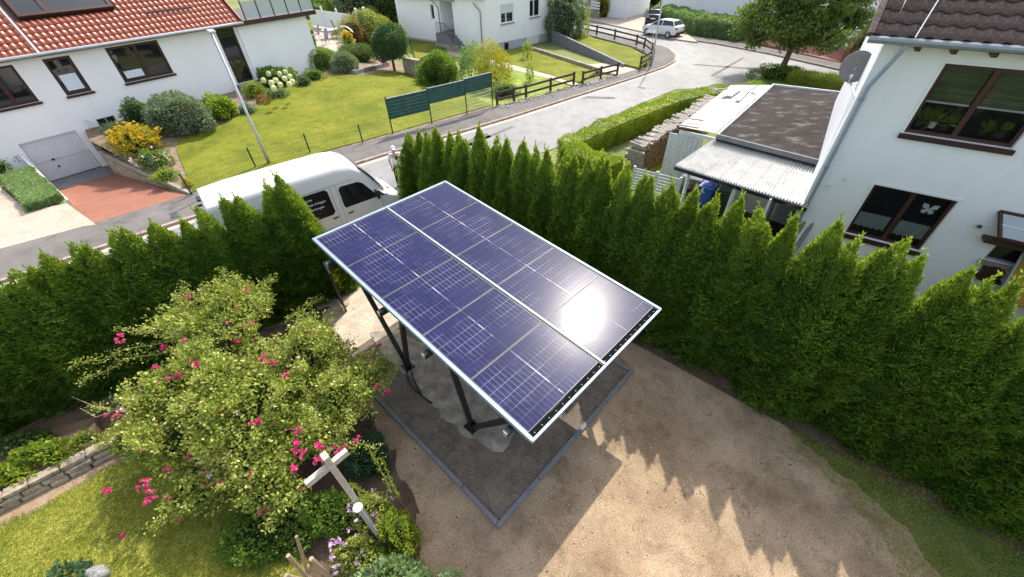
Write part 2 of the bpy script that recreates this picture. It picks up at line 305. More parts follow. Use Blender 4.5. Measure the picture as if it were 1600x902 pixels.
class MB:
    def __init__(s): s.v = []; s.f = []; s.m = []; s.uv = None
    def add(s, vs, fs, mi=0):
        b = len(s.v); s.v += [tuple(map(float, p)) for p in vs]; s.f += [tuple(b+i for i in f) for f in fs]; s.m += [mi]*len(fs)
        return s
    def box(s, c, size, R=None, mi=0):
        sx, sy, sz = [v/2 for v in size]; P = [(x, y, z) for x in (-sx, sx) for y in (-sy, sy) for z in (-sz, sz)]
        R = R if R is not None else Matrix.Identity(3); c = Vector(c)
        return s.add([c+R@Vector(p) for p in P], [(0, 1, 3, 2), (4, 6, 7, 5), (0, 4, 5, 1), (2, 3, 7, 6), (0, 2, 6, 4), (1, 5, 7, 3)], mi)
    def bar(s, a, b, wd, h, mi=0, up=(0, 0, 1)):
        a, b = Vector(a), Vector(b); d = (b-a); L = d.length; d.normalize(); u = Vector(up); sd = d.cross(u)
        if sd.length < 1e-4: sd = d.cross(Vector((1, 0, 0)))
        sd.normalize(); u = sd.cross(d); R = Matrix((d, sd, u)).transposed(); return s.box((a+b)/2, (L, wd, h), R, mi)
    def tube(s, pts, r, n=8, mi=0, cap=True):
        pts = [Vector(p) for p in pts]; rs = r if hasattr(r, '__len__') else [r]*len(pts); b = []; ref = None
        for i, p in enumerate(pts):
            d = (pts[min(i+1, len(pts)-1)]-pts[max(i-1, 0)]).normalized()
            if ref is None: ref = Vector((0, 0, 1)) if abs(d.z) < .9 else Vector((1, 0, 0))
            x = d.cross(ref).normalized(); y = x.cross(d).normalized(); ref = y
            b += [p+(x*math.cos(2*PI*k/n)+y*math.sin(2*PI*k/n))*rs[i] for k in range(n)]
        f = [(i*n+k, i*n+(k+1) % n, (i+1)*n+(k+1) % n, (i+1)*n+k) for i in range(len(pts)-1) for k in range(n)]
        if cap: f += [tuple(range(n))[::-1], tuple(range((len(pts)-1)*n, len(pts)*n))]
        return s.add(b, f, mi)
    def prism(s, poly, z0, z1, mi=0):
        n = len(poly); vs = [(p[0], p[1], z0 if not hasattr(z0, '__len__') else z0[i]) for i, p in enumerate(poly)]+[(p[0], p[1], z1 if not hasattr(z1, '__len__') else z1[i]) for i, p in enumerate(poly)]
        A = sum(poly[i][0]*poly[(i+1) % n][1]-poly[(i+1) % n][0]*poly[i][1] for i in range(n))
        o = list(range(n)) if A > 0 else list(range(n))[::-1]
        f = [tuple(o[::-1]), tuple(n+i for i in o)]+[(o[i], o[(i+1) % n], n+o[(i+1) % n], n+o[i]) for i in range(n)]
        return s.add(vs, f, mi)
    def ball(s, c, r, n=10, m=7, mi=0, lump=0):
        c = np.array(c, float); r = np.array(r if hasattr(r, '__len__') else (r, r, r), float); vs = []
        for i in range(m+1):
            t = PI*i/m
            for k in range(n):
                p = 2*PI*k/n; d = np.array([math.sin(t)*math.cos(p), math.sin(t)*math.sin(p), math.cos(t)])
                q = 1+lump*(math.sin(3*d[0]*2+c[0]*5)+math.sin(4*d[1]*2+c[1]*3)+math.sin(5*d[2]+c[0]))/3
                vs.append(c+d*r*q)
        return s.add(vs, [(i*n+k, (i+1)*n+k, (i+1)*n+(k+1) % n, i*n+(k+1) % n) for i in range(m) for k in range(n)], mi)
    def me(s, name, mats, smooth=False):
        me = bpy.data.meshes.new(name); me.from_pydata(s.v, [], s.f)
        mats = mats if isinstance(mats, (list, tuple)) else [mats]
        for m in mats: me.materials.append(M[m] if isinstance(m, str) else m)
        if len(mats) > 1: me.polygons.foreach_set('material_index', s.m)
        if smooth: me.polygons.foreach_set('use_smooth', [True]*len(me.polygons))
        me.update(); return me
    def build(s, name, mats, parent=None, smooth=False, bevel=0, **kw):
        o = link(name, s.me(name, mats, smooth), parent); tag(o, **kw)
        if bevel:
            md = o.modifiers.new('b', 'BEVEL'); md.width = bevel; md.segments = 2; md.limit_method = 'ANGLE'
        return o
def struct(name, mb, m, parent=None, **kw):
    return mb.build(name, m, parent, kind='structure', **kw)

# --- leaves: one numpy-made mesh of small folded diamonds
def unit(a): return a/np.maximum(1e-9, np.linalg.norm(a, axis=-1, keepdims=True))
def leafmesh(name, P, D, L, W, m, seed=0, bend=.25, SD=None):
    r = np.random.RandomState(seed); n = len(P); D = unit(D); S = unit(np.cross(D, r.randn(n, 3))) if SD is None else unit(SD)
    N = np.cross(S, D); L = np.broadcast_to(np.asarray(L, float), (n,))[:, None]; W = np.broadcast_to(np.asarray(W, float), (n,))[:, None]
    V = np.empty((n, 4, 3)); V[:, 0] = P; V[:, 1] = P+D*L*.5+S*W*.5+N*L*bend*.3; V[:, 2] = P+D*L; V[:, 3] = P+D*L*.5-S*W*.5+N*L*bend*.3
    me = bpy.data.meshes.new(name); me.vertices.add(n*4); me.vertices.foreach_set('co', V.ravel())
    me.loops.add(n*4); me.loops.foreach_set('vertex_index', np.arange(n*4, dtype=np.int32)); me.polygons.add(n)
    me.polygons.foreach_set('loop_start', np.arange(0, n*4, 4, dtype=np.int32)); me.update(calc_edges=True)
    me.materials.append(M[m] if isinstance(m, str) else m); return me
def lump(d, seed, f=2.2, amp=.16):
    r = np.random.RandomState(seed); o = np.zeros(len(d))
    for k in range(5):
        a = r.randn(3)*f*(1+.5*k); o += np.sin(d@a+r.rand()*6)/(1+.4*k)
    return 1+amp*o
def blob(n, c, R, seed, shell=.72, low=-.35, amp=.16):
    "points and outward directions on a lumpy ellipsoid, z above low"
    r = np.random.RandomState(seed); d = unit(r.randn(int(n*1.6), 3)); d = d[d[:, 2] > low][:n]
    R = np.asarray(R, float); k = lump(d, seed+1, amp=amp)*(shell+(1.02-shell)*r.rand(len(d))**.6)
    return np.asarray(c)+d*R*k[:, None], unit(d/R)
def leaves(name, P, N, L, W, m, parent, seed=0, up=.35, rnd=.7):
    r = np.random.RandomState(seed+5); D = N*.8+np.array([0, 0, up])+r.randn(len(P), 3)*rnd
    return link(name, leafmesh(name, P, D, L*(.6+.8*r.rand(len(P))), W*(.7+.6*r.rand(len(P))), m, seed), parent)
def shrub(loc, R, n, m, label, name='shrub', cat='shrub', L=.10, W=.05, seed=1, low=-.5, core=True, group=None, flowers=None, up=.3, amp=.16, cmat=None, rnd=.7, shell=.72):
    "one bush: stems, a dark inner mass of twigs, and a crown of separate leaves"
    loc = np.array(loc, float); R = np.array(R, float); zc = R[2]*(-low if low < 0 else 0)
    root = empty(name, loc, 0, label, cat, group); c = loc+[0, 0, zc]
    P, N = blob(n, c, R, seed, low=low, amp=amp, shell=shell); leaves('foliage', P, N, L, W, m, root, seed, up, rnd)
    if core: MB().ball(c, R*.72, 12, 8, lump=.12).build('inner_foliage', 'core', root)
    b = MB()
    for k in range(4):
        a = k*1.6+seed; b.tube([loc-[0, 0, .03], loc+[math.cos(a)*R[0]*.3, math.sin(a)*R[1]*.3, zc*.9+.05]], [.025, .012], 5)
    b.build('stem', 'bark', root)
    if flowers:
        fm, fn, fl = flowers; P, N = blob(fn, c, R*1.03, seed+9, low=.0, amp=amp, shell=.97); P2 = np.repeat(P, 6, 0); N2 = np.repeat(N, 6, 0)
        leaves('flowers', P2+np.random.RandomState(seed).randn(*P2.shape)*fl*.25, N2, fl, fl*.7, fm, root, seed, .4, .9)['kind'] = 'stuff'
    return root
def hedgebox(path, wd, h, n, m, label, name='hedge', cat='hedge', L=.07, W=.04, seed=3, z=0, round_=.2):
    "clipped hedge along a polyline"
    path = np.array([p[:2] for p in path], float); root = empty(name, (*path[0], z), 0, label, cat)
    seg = np.diff(path, axis=0); sl_ = np.linalg.norm(seg, axis=1); tot = sl_.sum(); cum = np.r_[0, np.cumsum(sl_)]
    r = np.random.RandomState(seed); s = r.rand(n)*tot; i = np.clip(np.searchsorted(cum, s)-1, 0, len(seg)-1); t = (s-cum[i])/sl_[i]
    d = seg[i]/sl_[i][:, None]; nn = np.c_[-d[:, 1], d[:, 0]]
    q = r.rand(n)*(2*h+wd)        # position round the section: left side, top, right side
    x = np.where(q < h, -wd/2, np.where(q < h+wd, q-h-wd/2, wd/2)); zz = np.where(q < h, q, np.where(q < h+wd, h, 2*h+wd-q))
    k = 1+.05*np.sin(s*2.1+x*3)+.04*np.sin(s*5.3+zz*4)+.06*(r.rand(n)-.6); edge = np.clip((np.abs(x)+zz-h)/max(wd/2, .01), 0, 1)
    x = x*k*(1-.10*edge**3); zz = zz*k*(1-.05*edge**3)
    C = path[i]+seg[i]*t[:, None]+nn*x[:, None]; P = np.c_[C, z+zz]
    N = np.c_[nn*np.where(q < h, -1, np.where(q < h+wd, 0, 1))[:, None], np.where((q > h) & (q < h+wd), 1., .1)]
    for e_, sg_ in ((0, -1), (-1, 1)):
        m_ = int(n*wd/tot*.55)+60; dd = seg[e_]/sl_[e_]; q_ = np.array([-dd[1], dd[0]]); a_ = (r.rand(m_)-.5)*wd; zz_ = r.rand(m_)*h; C = path[e_]+q_*a_[:, None]+dd*sg_*(.06*r.rand(m_)-.04-.12*(np.abs(a_)/wd*2)**4)[:, None]
        P = np.r_[P, np.c_[C, z+zz_]]; N = np.r_[N, np.tile([*(dd*sg_), .15], (m_, 1))]
    leaves('foliage', P, N, L, W, m, root, seed, .35, .85)
    b = MB()
    for k in range(len(seg)):
        a, c = path[k], path[k+1]; e = seg[k]/sl_[k]*.12; b.bar((*(a+e), z+h*.43), (*(c-e if k == len(seg)-1 else c), z+h*.43), wd*.80, h*.84)
    b.build('inner_foliage', m, root); return root

# ---------------------------------------------------------------- the ground and its sheets
def poly(pts, z=0): return [g(x, y, z)[:2] for x, y in pts]
def sheet(name, pts, z, m, px=True, th=.03, zpx=None):
    p = poly(pts, z if zpx is None else zpx) if px else pts
    return struct(name, MB().prism(p, z-th, z), m)
def drape(name, pts, off, m, hf=terr, res=1.0, kind='structure'):
    "polygon laid over the rising garden, triangulated finely"
    P = [Vector((p[0], p[1])) for p in pts]; B = []
    for a, b in zip(P, P[1:]+P[:1]):
        k = max(1, int((b-a).length/res)); B += [a+(b-a)*i/k for i in range(k)]
    n = len(B); I = []
    xs = [p.x for p in P]; ys = [p.y for p in P]
    for x in np.arange(min(xs), max(xs), res):
        for y in np.arange(min(ys), max(ys), res):
            ins = False
            for a, b in zip(P, P[1:]+P[:1]):
                if (a.y > y) != (b.y > y) and x < (b.x-a.x)*(y-a.y)/(b.y-a.y)+a.x: ins = not ins
            if ins: I.append(Vector((x, y)))
    vs, _, fs, _, _, _ = geometry.delaunay_2d_cdt(B+I, [(i, (i+1) % n) for i in range(n)], [list(range(n))], 1, 1e-4)
    b = MB(); b.add([(v.x, v.y, hf(v.x, v.y)+off) for v in vs], [f if (vs[f[1]]-vs[f[0]]).cross(vs[f[2]]-vs[f[0]]) > 0 else f[::-1] for f in fs])
    return b.build(name, m, smooth=True, kind=kind)

# house facade frame (left house), with the sunken garage
LA = g(160, 261, -1.)[:2]; LD = np.array([math.cos(.899), math.sin(.899)]); LN = np.array([LD[1], -LD[0]])   # LN points out of the wall
def LH(u, out=0, z=0): p = LA+LD*u+LN*out; return np.array([p[0], p[1], z])
drv = [g(290, 306, .1)[:2], g(178, 271, -1)[:2], LH(.25, -.1)[:2], LH(-2.45, -.1)[:2], g(104, 318, -.4)[:2], g(150, 352, .1)[:2]]
# ground with a hole where the garage drive dips
def ground():
    bm = bmesh.new(); R = 420
    out = [bm.verts.new((x, y, -.03)) for x, y in ((-R, -R), (R, -R), (R, R), (-R, R))]; inn = [bm.verts.new((*p, -.03)) for p in drv]
    ed = [bm.edges.new((a, b)) for l in (out, inn) for a, b in zip(l, l[1:]+l[:1])]
    bmesh.ops.triangle_fill(bm, use_beauty=True, use_dissolve=False, edges=ed, normal=(0, 0, 1))
    # drop faces inside the hole
    for f in list(bm.faces):
        if all(v in inn for v in f.verts):
            c = f.calc_center_median(); ins = False
            for a, b in zip(drv, drv[1:]+drv[:1]):
                if (a[1] > c.y) != (b[1] > c.y) and c.x < (b[0]-a[0])*(c.y-a[1])/(b[1]-a[1])+a[0]: ins = not ins
            if ins: bm.faces.remove(f)
    me = bpy.data.meshes.new('ground'); bm.to_mesh(me); bm.free(); me.materials.append(M['farground'])
    o = link('ground', me); o['kind'] = 'structure'
ground()
KF = [(-260, 640), (0, 440), (200, 372), (400, 307), (547, 258), (627, 233), (800, 182), (900, 150), (1000, 118), (1040, 104), (1056, 95), (1058, 86), (1045, 75), (1020, 68), (985, 60), (930, 47), (905, 41), (860, 30)]
KN = [(860, 14), (905, 25), (960, 37), (1010, 48), (1065, 60), (1120, 68), (1200, 83), (1320, 110), (1500, 150)]       # far kerb of the upper road
kf = poly(KF, .1); kn = poly(KN, .1)
near = [(13.5, -4), (2.0, 19.5)]
road = kf+kn+[(60, 20), (30, 22.5), (22.5, 27.5), (19, 29.6), (11.5, 29.2), (7, 25.2), (3.4, 20.8), (.6, 18.8), (-3.2, 17.2), (-6.2, 14.6), (-9.0, 11.5), (-13, 8.2), (-25, -3)]
struct('road', MB().prism([tuple(p) for p in road], -.03, .0), 'asphalt')
PI_ = [(-300, 530), (0, 388), (130, 353), (297, 304), (400, 272), (505, 240), (614, 210), (770, 168), (850, 148), (910, 132), (965, 118), (1008, 105), (1020, 97), (1018, 88), (985, 72), (930, 58), (905, 52), (860, 42)]
pin = poly(PI_, .1)
def strip(name, A, B, z0, z1, m):
    n = len(A); b = MB(); vs = [(*p, z1) for p in A]+[(*p, z1) for p in B]+[(*p, z0) for p in A]+[(*p, z0) for p in B]
    f = []
    for i in range(n-1): f += [(i, i+1, n+i+1, n+i), (2*n+i, 2*n+i+1, i+1, i), (n+i, n+i+1, 3*n+i+1, 3*n+i)]
    return struct(name, b.add(vs, f), m)
def offs(line, d):
    L = np.array(line); t = np.gradient(L, axis=0); t = unit(t); return L+np.c_[-t[:, 1], t[:, 0]]*d
kfo = offs(kf, .15)
# densify both sides of the pavement
def resamp(l, n):
    l = np.array(l); s = np.r_[0, np.cumsum(np.linalg.norm(np.diff(l, axis=0), axis=1))]; t = np.linspace(0, s[-1], n); return np.c_[np.interp(t, s, l[:, 0]), np.interp(t, s, l[:, 1])]
strip('pavement', kfo, [p for p in pin], -.03, .10, 'pavement')
# kerb stones, one by one where they show, the rest in a strip
kerb_root = empty('kerb', (*kf[3], 0), kind='structure')
fine = resamp(kf[1:15], 78); fo = offs(fine, .15)
for i in range(77):
    a, b = fine[i], fine[i+1]; e = (b-a)*.012
    MB().prism([a+e, b-e, fo[i+1]-e, fo[i]+e], -.05, .112+.004*math.sin(i*3)).build('kerbstone', 'kerbstone', kerb_root)
struct('asphalt_repair', MB().prism(poly([(700, 232), (760, 208), (768, 214), (708, 240)]), 0, .003), 'pavement')
for q_ in ([(905, 150), (960, 152), (962, 155), (900, 154)], [(1085, 100), (1190, 108), (1190, 110), (1085, 102)], [(1110, 118), (1160, 90), (1163, 91), (1114, 120)], [(640, 262), (800, 197), (803, 199), (645, 266)]): struct('tar_seam', MB().prism(poly(q_), 0, .003), 'pavement')
strip('gutter_strip', offs(fine, -.30), fine-0*fine, -.02, .006, 'gutterstone')
kno = offs(kn, .14); strip('far_kerb', kn, kno, -.03, .115, 'kerbstone'); strip('far_pavement', kno, offs(kn, 1.7), -.03, .10, 'pavement')

# ================================================================ OUR YARD
HR0, HR1 = np.array([3.4, 7.2]), np.array([8.9, 2.15])            # front foot line of the right hedge
hd = unit(HR1-HR0); hn = np.array([-hd[1], hd[0]])
if hn[1] < 0: hn = -hn
def hr(s, back=.5): return HR0+hd*s+hn*back
HL0, HL1 = g(0, 690)[:2], g(500, 480)[:2]; ld = unit(HL1-HL0); ln = np.array([-ld[1], ld[0]])
yard = [tuple(hr(16, .6)), tuple(hr(-11.2, .6)), (-5.2, 14.6), (-6.6, 11.2), tuple(HL1+ln*.6), tuple(HL0+ln*.6-ld*8), (-22, -14), (20, -14)]
struct('yard_soil', MB().prism(yard, -.04, .004), 'soil')
struct('entry_gravel', MB().prism([(-5.3, 8.2), (-3.9, 6.6), (-2.2, 7.6), (-1.6, 9.5), (-3.2, 14.0), (-4.6, 15.3), (-7.4, 12.0), (-6.2, 9.2)], 0, .010), 'gravel')
K = [g(986, 582)[:2], g(780, 822)[:2], g(600, 631)[:2]]
kx = unit(K[0]-K[1]); ky = unit(np.array([-kx[1], kx[0]])); ky = ky if (K[2]-K[1])@ky > 0 else -ky
KW = np.linalg.norm(K[0]-K[1]); KL = 5.9
pc = lambda a, b: K[1]+kx*a+ky*b
struct('carport_pad', MB().prism([pc(0, 0), pc(KW, 0), pc(KW, KL), pc(0, KL)], -.02, .014), 'pad')
er = empty('pad_edging', (*K[1], 0), kind='structure')
def edge_run(a, b, n):
    d = unit(b-a); s = np.array([-d[1], d[0]])*.045; L = np.linalg.norm(b-a)/n
    for i in range(n):
        p, q = a+d*(L*i+.006), a+d*(L*(i+1)-.006); h = .075+.006*math.sin(i*2.3)
        MB().prism([p-s, q-s, q+s, p+s], -.1, h).build('edging_stone', 'edging', er, bevel=.008)
edge_run(pc(-.05, 0), pc(KW+.05, 0), 4); edge_run(pc(0, .05), pc(0, KL), 6); edge_run(pc(KW, .05), pc(KW, KL), 6)
# cast foundations, rough round the edge, with stains
def patch(name, pts, z, m, th=.02, seed=1):
    r = np.random.RandomState(seed); P = []
    for a, b in zip(pts, pts[1:]+pts[:1]):
        a, b = np.array(a), np.array(b); k = max(2, int(np.linalg.norm(b-a)/.12))
        P += [tuple(a+(b-a)*i/k+r.randn(2)*(.055 if name == 'damp_soil' else .028)+.05*np.array([math.sin(i*.7+a[0]*3), math.cos(i*.9+a[1]*3)])) for i in range(k)]
    return struct(name, MB().prism(P, z-th, z), m)
patch('concrete_foundation', poly([(575, 520), (620, 515), (672, 545), (735, 600), (800, 655), (800, 690), (775, 710), (745, 690), (690, 655), (650, 600), (600, 560)]), .026, 'concrete')
patch('concrete_foundation', [(1.0, 5.6), (1.5, 6.1), (.9, 7.2), (-.6, 8.6), (-1.2, 8.1), (.1, 6.6)], .026, 'concrete', seed=3)
# scattered stones, twigs and fallen leaves on the soil
def litter(name, m, n, xr, yr, smin, smax, seed, flat=.5, inside=None):
    r = np.random.RandomState(seed); b = MB()
    while n:
        x, y = r.uniform(*xr), r.uniform(*yr)
        if inside and not inside(x, y): continue
        s = r.uniform(smin, smax)*(1 if r.rand() < .9 else 1.8); a = r.rand()*PI; R = Matrix.Rotation(a, 3, 'Z') @ Matrix.Rotation(r.rand()*.6, 3, 'X')
        vs = [Vector((x, y, .008))+R@Vector((s*c[0]*r.uniform(.7, 1.3), s*c[1]*.7, s*c[2]*flat)) for c in ((1, 0, 0), (0, 1, 0), (-1, 0, 0), (0, -1, 0), (0, 0, 1))]
        b.add(vs, [(0, 1, 4), (1, 2, 4), (2, 3, 4), (3, 0, 4)]); n -= 1
    return b.build(name, m, kind='stuff')
litter('pebbles', 'pebble', 1500, (-2.6, 8), (.6, 8), .004, .013, 5)
litter('pebbles', 'pebble', 900, (-6, -1.5), (6.4, 13), .006, .022, 6)
litter('twigs_and_crumbs', 'pebbledark', 1300, (-2.8, 8), (.5, 9), .005, .018, 8, .25)
tb2 = MB(); r_ = np.random.RandomState(44)
for k in range(130):
    x, y = r_.uniform(-2.4, 7.6), r_.uniform(.4, 7.4); a = r_.rand()*PI; L_ = r_.uniform(.04, .16); d_ = np.array([math.cos(a), math.sin(a)])*L_; m_ = np.array([x, y])+d_*.5+r_.randn(2)*.01
    tb2.tube([(x, y, .010), (*m_, .018), (x+d_[0], y+d_[1], .010)], .003, 4)
tb2.build('dry_twigs', 'pebbledark', kind='stuff')
litter('clods', 'soil', 700, (-2.6, 8), (.5, 8), .010, .028, 12, .45)
litter('fallen_leaves', 'rose', 500, (-3.2, 8), (.5, 7), .010, .022, 9, .2)
patch('grass_strip', poly([(1215, 655), (1258, 695), (1315, 742), (1365, 785), (1420, 832), (1470, 902), (1500, 1000), (1560, 1180), (1900, 1150), (1700, 890), (1500, 790), (1350, 722)]), .012, 'lawnsh', .008, 5)
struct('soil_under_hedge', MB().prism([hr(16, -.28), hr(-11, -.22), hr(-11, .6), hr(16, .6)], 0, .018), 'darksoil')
# near left lawn and planting bed
lawnp = poly([(-160, 905), (60, 800), (165, 735), (250, 700), (330, 740), (420, 800), (470, 860), (500, 930), (560, 1100), (-300, 1300)])
patch('near_lawn', lawnp, .02, 'lawn2', .015, 8)
patch('planting_bed', poly([(-120, 760), (0, 692), (120, 635), (460, 500), (515, 480), (500, 520), (430, 560), (165, 700), (0, 800)]), .015, 'darksoil', .012, 21)
patch('planting_bed', poly([(250, 700), (330, 740), (420, 800), (470, 860), (500, 940), (560, 1100), (680, 1000), (650, 880), (655, 800), (600, 690), (560, 600), (520, 560), (460, 520), (120, 640), (165, 700)]), .019, 'darksoil', .015, 22)
def blades(name, polyxy, n, h, seed, z=.02):
    r = np.random.RandomState(seed); P = np.array(polyxy); lo, hi = P.min(0), P.max(0); X = r.rand(n, 2)*(hi-lo)+lo; ins = np.zeros(n, bool)
    for a, b in zip(P, np.roll(P, -1, 0)):
        c = ((a[1] > X[:, 1]) != (b[1] > X[:, 1])) & (X[:, 0] < (b[0]-a[0])*(X[:, 1]-a[1])/(b[1]-a[1]+1e-9)+a[0]); ins ^= c
    X = X[ins]; n = len(X); D = np.c_[r.randn(n, 2)*.55, np.ones(n)]
    return tag(link(name, leafmesh(name, np.c_[X, np.full(n, z)], D, h*(.5+r.rand(n)), .009, 'grassblade', seed, .5)), kind='stuff')
vis = poly([(-40, 830), (60, 795), (165, 733), (250, 700), (330, 740), (420, 800), (470, 860), (480, 925), (-40, 925)])
blades('lawn_grass', vis, 90000, .045, 4)
blades('stray_grass', poly([(1190, 650), (1225, 712), (1275, 765), (1318, 812), (1350, 925), (1620, 925), (1620, 850), (1500, 790), (1350, 722)]), 4200, .05, 16, .006)
blades('strip_grass', poly([(1225, 665), (1245, 705), (1290, 748), (1330, 790), (1375, 838), (1415, 915), (1620, 915), (1620, 850), (1500, 790), (1350, 722)]), 22000, .04, 6, .012)

# ---- thuja trees: four crowns, each copied along the hedges
def thuja_meshes(k):
    r = np.random.RandomState(100+k); n = 9500; H = 4.0; t = r.rand(n*4); t = t[r.rand(n*4) < np.minimum(1, (1.04-t)/.50)*1.0][:n]; n = len(t)
    tw = [(0, 0, 0, 1.0)]
    if k in (1, 3): tw = [(0, 0, 0, 1.0), (.16*(-1)**k, .10, .0, .93)]
    P = []; N = []
    for x0, y0, _, hs in tw:
        m_ = n//len(tw); tt = t[:m_]; a = r.rand(m_)*2*PI; d = np.c_[np.cos(a), np.sin(a)]
        rad = .51*np.minimum(1, ((1-tt)/.48+1e-6)**.76)*(.90+.10*np.sin(tt*9+k)) + .004
        lm = lump(np.c_[d*1.0, tt*4.5], 40+k, 2.6, .12)*lump(np.c_[d*1.3, tt*16], 60+k, 2.2, .07); rr = rad*lm*(.72+.34*r.rand(m_))
        P.append(np.c_[d*rr[:, None]+[x0*1, y0], tt*H*hs]); N.append(np.c_[d, np.full(m_, .35)])
    P = np.concatenate(P); N = np.concatenate(N); top = P[:, 2]/H
    D0 = unit(N*(1.0-.78*top[:, None]**2)+np.array([0, 0, .75])+(top[:, None]**3)*np.array([0, 0, .9])+r.randn(len(P), 3)*.33); T = unit(np.cross(D0, N+r.randn(len(P), 3)*.4))
    LP = []; LD_ = []
    for off in (-.55, 0, .55):
        LP.append(P+T*off*.03); LD_.append(D0+T*off)
    LP = np.concatenate(LP); LD_ = np.concatenate(LD_); L = .125*(1-.45*np.tile(top, 3)**3)*(.6+.7*r.rand(len(LP)))
    wz = r.randint(2, 4)   # wispy leaders
    for q in range(wz):
        x0, y0 = (0, 0) if q < 3 or len(tw) == 1 else tw[1][:2]; b0 = np.array([x0, y0, H*.95])+r.randn(3)*[.02, .02, .05]; dd = unit(np.array([r.randn()*.14, r.randn()*.14, 1])); ts = np.repeat(np.linspace(0, .28, 9), 2)[:, None]
        LP = np.r_[LP, b0+dd*ts]; LD_ = np.r_[LD_, dd+r.randn(18, 3)*.35]; L = np.r_[L, np.full(18, .075)]
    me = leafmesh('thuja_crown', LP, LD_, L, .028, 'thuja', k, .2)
    # dark twiggy heart
    b = MB(); ns, nm = 10, 10; vs = []
    for i in range(nm+1):
        tt = i/nm*.93; rr = .36*min(1, ((1-tt)/.50))+.005
        vs += [(rr*math.cos(2*PI*j/ns), rr*math.sin(2*PI*j/ns), tt*H) for j in range(ns)]
    b.add(vs, [(i*ns+j, i*ns+(j+1) % ns, (i+1)*ns+(j+1) % ns, (i+1)*ns+j) for i in range(nm) for j in range(ns)])
    tr = MB().tube([(0, 0, -.05), (0, 0, 1.5), (0, 0, 3.7)], [.05, .035, .008], 6)
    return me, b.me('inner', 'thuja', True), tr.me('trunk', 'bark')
TH = [thuja_meshes(k) for k in range(5)]
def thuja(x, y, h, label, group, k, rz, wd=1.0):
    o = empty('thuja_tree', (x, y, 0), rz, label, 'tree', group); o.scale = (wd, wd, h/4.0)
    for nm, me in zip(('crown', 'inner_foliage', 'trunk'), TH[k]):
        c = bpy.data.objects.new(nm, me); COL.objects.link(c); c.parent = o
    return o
tips = [(640, 213), (652, 212), (668, 211), (682, 207), (701, 214), (720, 212), (748, 208), (775, 222), (795, 227), (815, 231), (837, 236), (857, 243), (882, 243), (899, 251), (921, 258), (937, 253), (952, 262), (980, 266), (1005, 286), (1020, 286), (1032, 303), (1047, 298), (1060, 313), (1080, 306), (1107, 331), (1121, 318), (1152, 323), (1190, 338), (1237, 348), (1300, 356), (1337, 381), (1378, 400), (1410, 386), (1440, 416), (1507, 436), (1545, 452), (1580, 458), (1625, 485)]
GR = 'trees of the tall conifer hedge on the right'; i = 0; lasts = -99; c0 = hr(0, .52)
for px in tips:
    u_, z_ = onplane(px, c0, hd); p = c0+hd*u_; i += 1
    lab = [t for x, t in ((700, 'slim conifer of the right hedge behind the far corner of the solar roof'), (860, 'conifer of the right hedge in front of the street, left of the low box hedge'), (985, 'conifer of the right hedge in front of the clipped box hedge'), (1070, 'conifer of the right hedge in front of the white louvred fence'), (1200, 'conifer of the right hedge in front of the bins and corrugated roof'), (1350, 'conifer of the right hedge left of the lower house window'), (1450, 'conifer of the right hedge below the lower house window'), (9999, 'conifer at the right edge below the wall shelf and ochre awning')) if px[0] < x][0]
    if px[0] == 640: lab = 'conical conifer at the far road end of the right hedge, beside the two people'
    if px[0] == 1237: lab = 'conifer of the right hedge just below the gap at the neighbour house corner'
    thuja(p[0]+.06*math.sin(i*4), p[1]+.06*math.cos(i*7), z_*1.02+.04, lab, GR, i % 5, i*1.7, .98+.12*math.sin(i*2.1))
    lasts = u_
u_ = lasts
while u_ < 15: 
    u_ += .55; i += 1; p = c0+hd*u_
    thuja(p[0], p[1], 4.1+.2*math.sin(i*3), 'conifer of the right hedge cut off by the right edge of the picture', GR, i % 5, i*1.7, 1.0)
ltips = [(0, 457), (20, 426), (50, 425), (75, 401), (112, 386), (135, 388), (172, 366), (197, 361), (240, 356), (262, 360), (282, 351), (308, 326), (350, 316), (375, 311), (415, 293), (432, 279)]
c1 = HL0+ln*.6; GL = 'trees of the conifer hedge on the left'
for j, px in enumerate(ltips):
    u_, z_ = onplane(px, c1, ld); p = c1+ld*u_; i += 1
    lab = [t for x, t in ((30, 'conifer of the left hedge at the left edge of the picture'), (180, 'conifer of the left hedge in front of the grey pavement'), (300, 'conifer of the left hedge in front of the red paved drive'), (431, 'conifer of the left hedge in front of the van roof'), (999, '')) if px[0] < x][0] if px[0] != 432 else 'tallest conifer at the right end of the left hedge, in front of the van lettering'
    thuja(p[0]+.05*math.sin(i*5), p[1]+.05*math.cos(i*3), z_*1.01+.02, lab, GL, i % 5, i*2.3, 1.08+.1*math.sin(i))
for k in range(1, 9):
    u_, _ = onplane(ltips[0], c1, ld); p = c1+ld*(u_-.55*k); i += 1
    thuja(p[0], p[1], 3.3+.2*math.sin(k*3), 'conifer of the left hedge at the left edge of the picture', GL, i % 5, i*2.3, 1.1)
for q, h_ in ((.28, 2.3), (.6, 1.8)):
    u_, _ = onplane(ltips[-1], c1, ld); p = c1+ld*(u_+q)-ln*.05; i += 1
    thuja(p[0], p[1], h_, ['lower conifer right of the tallest one at the end of the left hedge', 'lowest conifer of the left hedge, next to the black gate'][h_ < 2.5], GL, i % 5, i, .9)

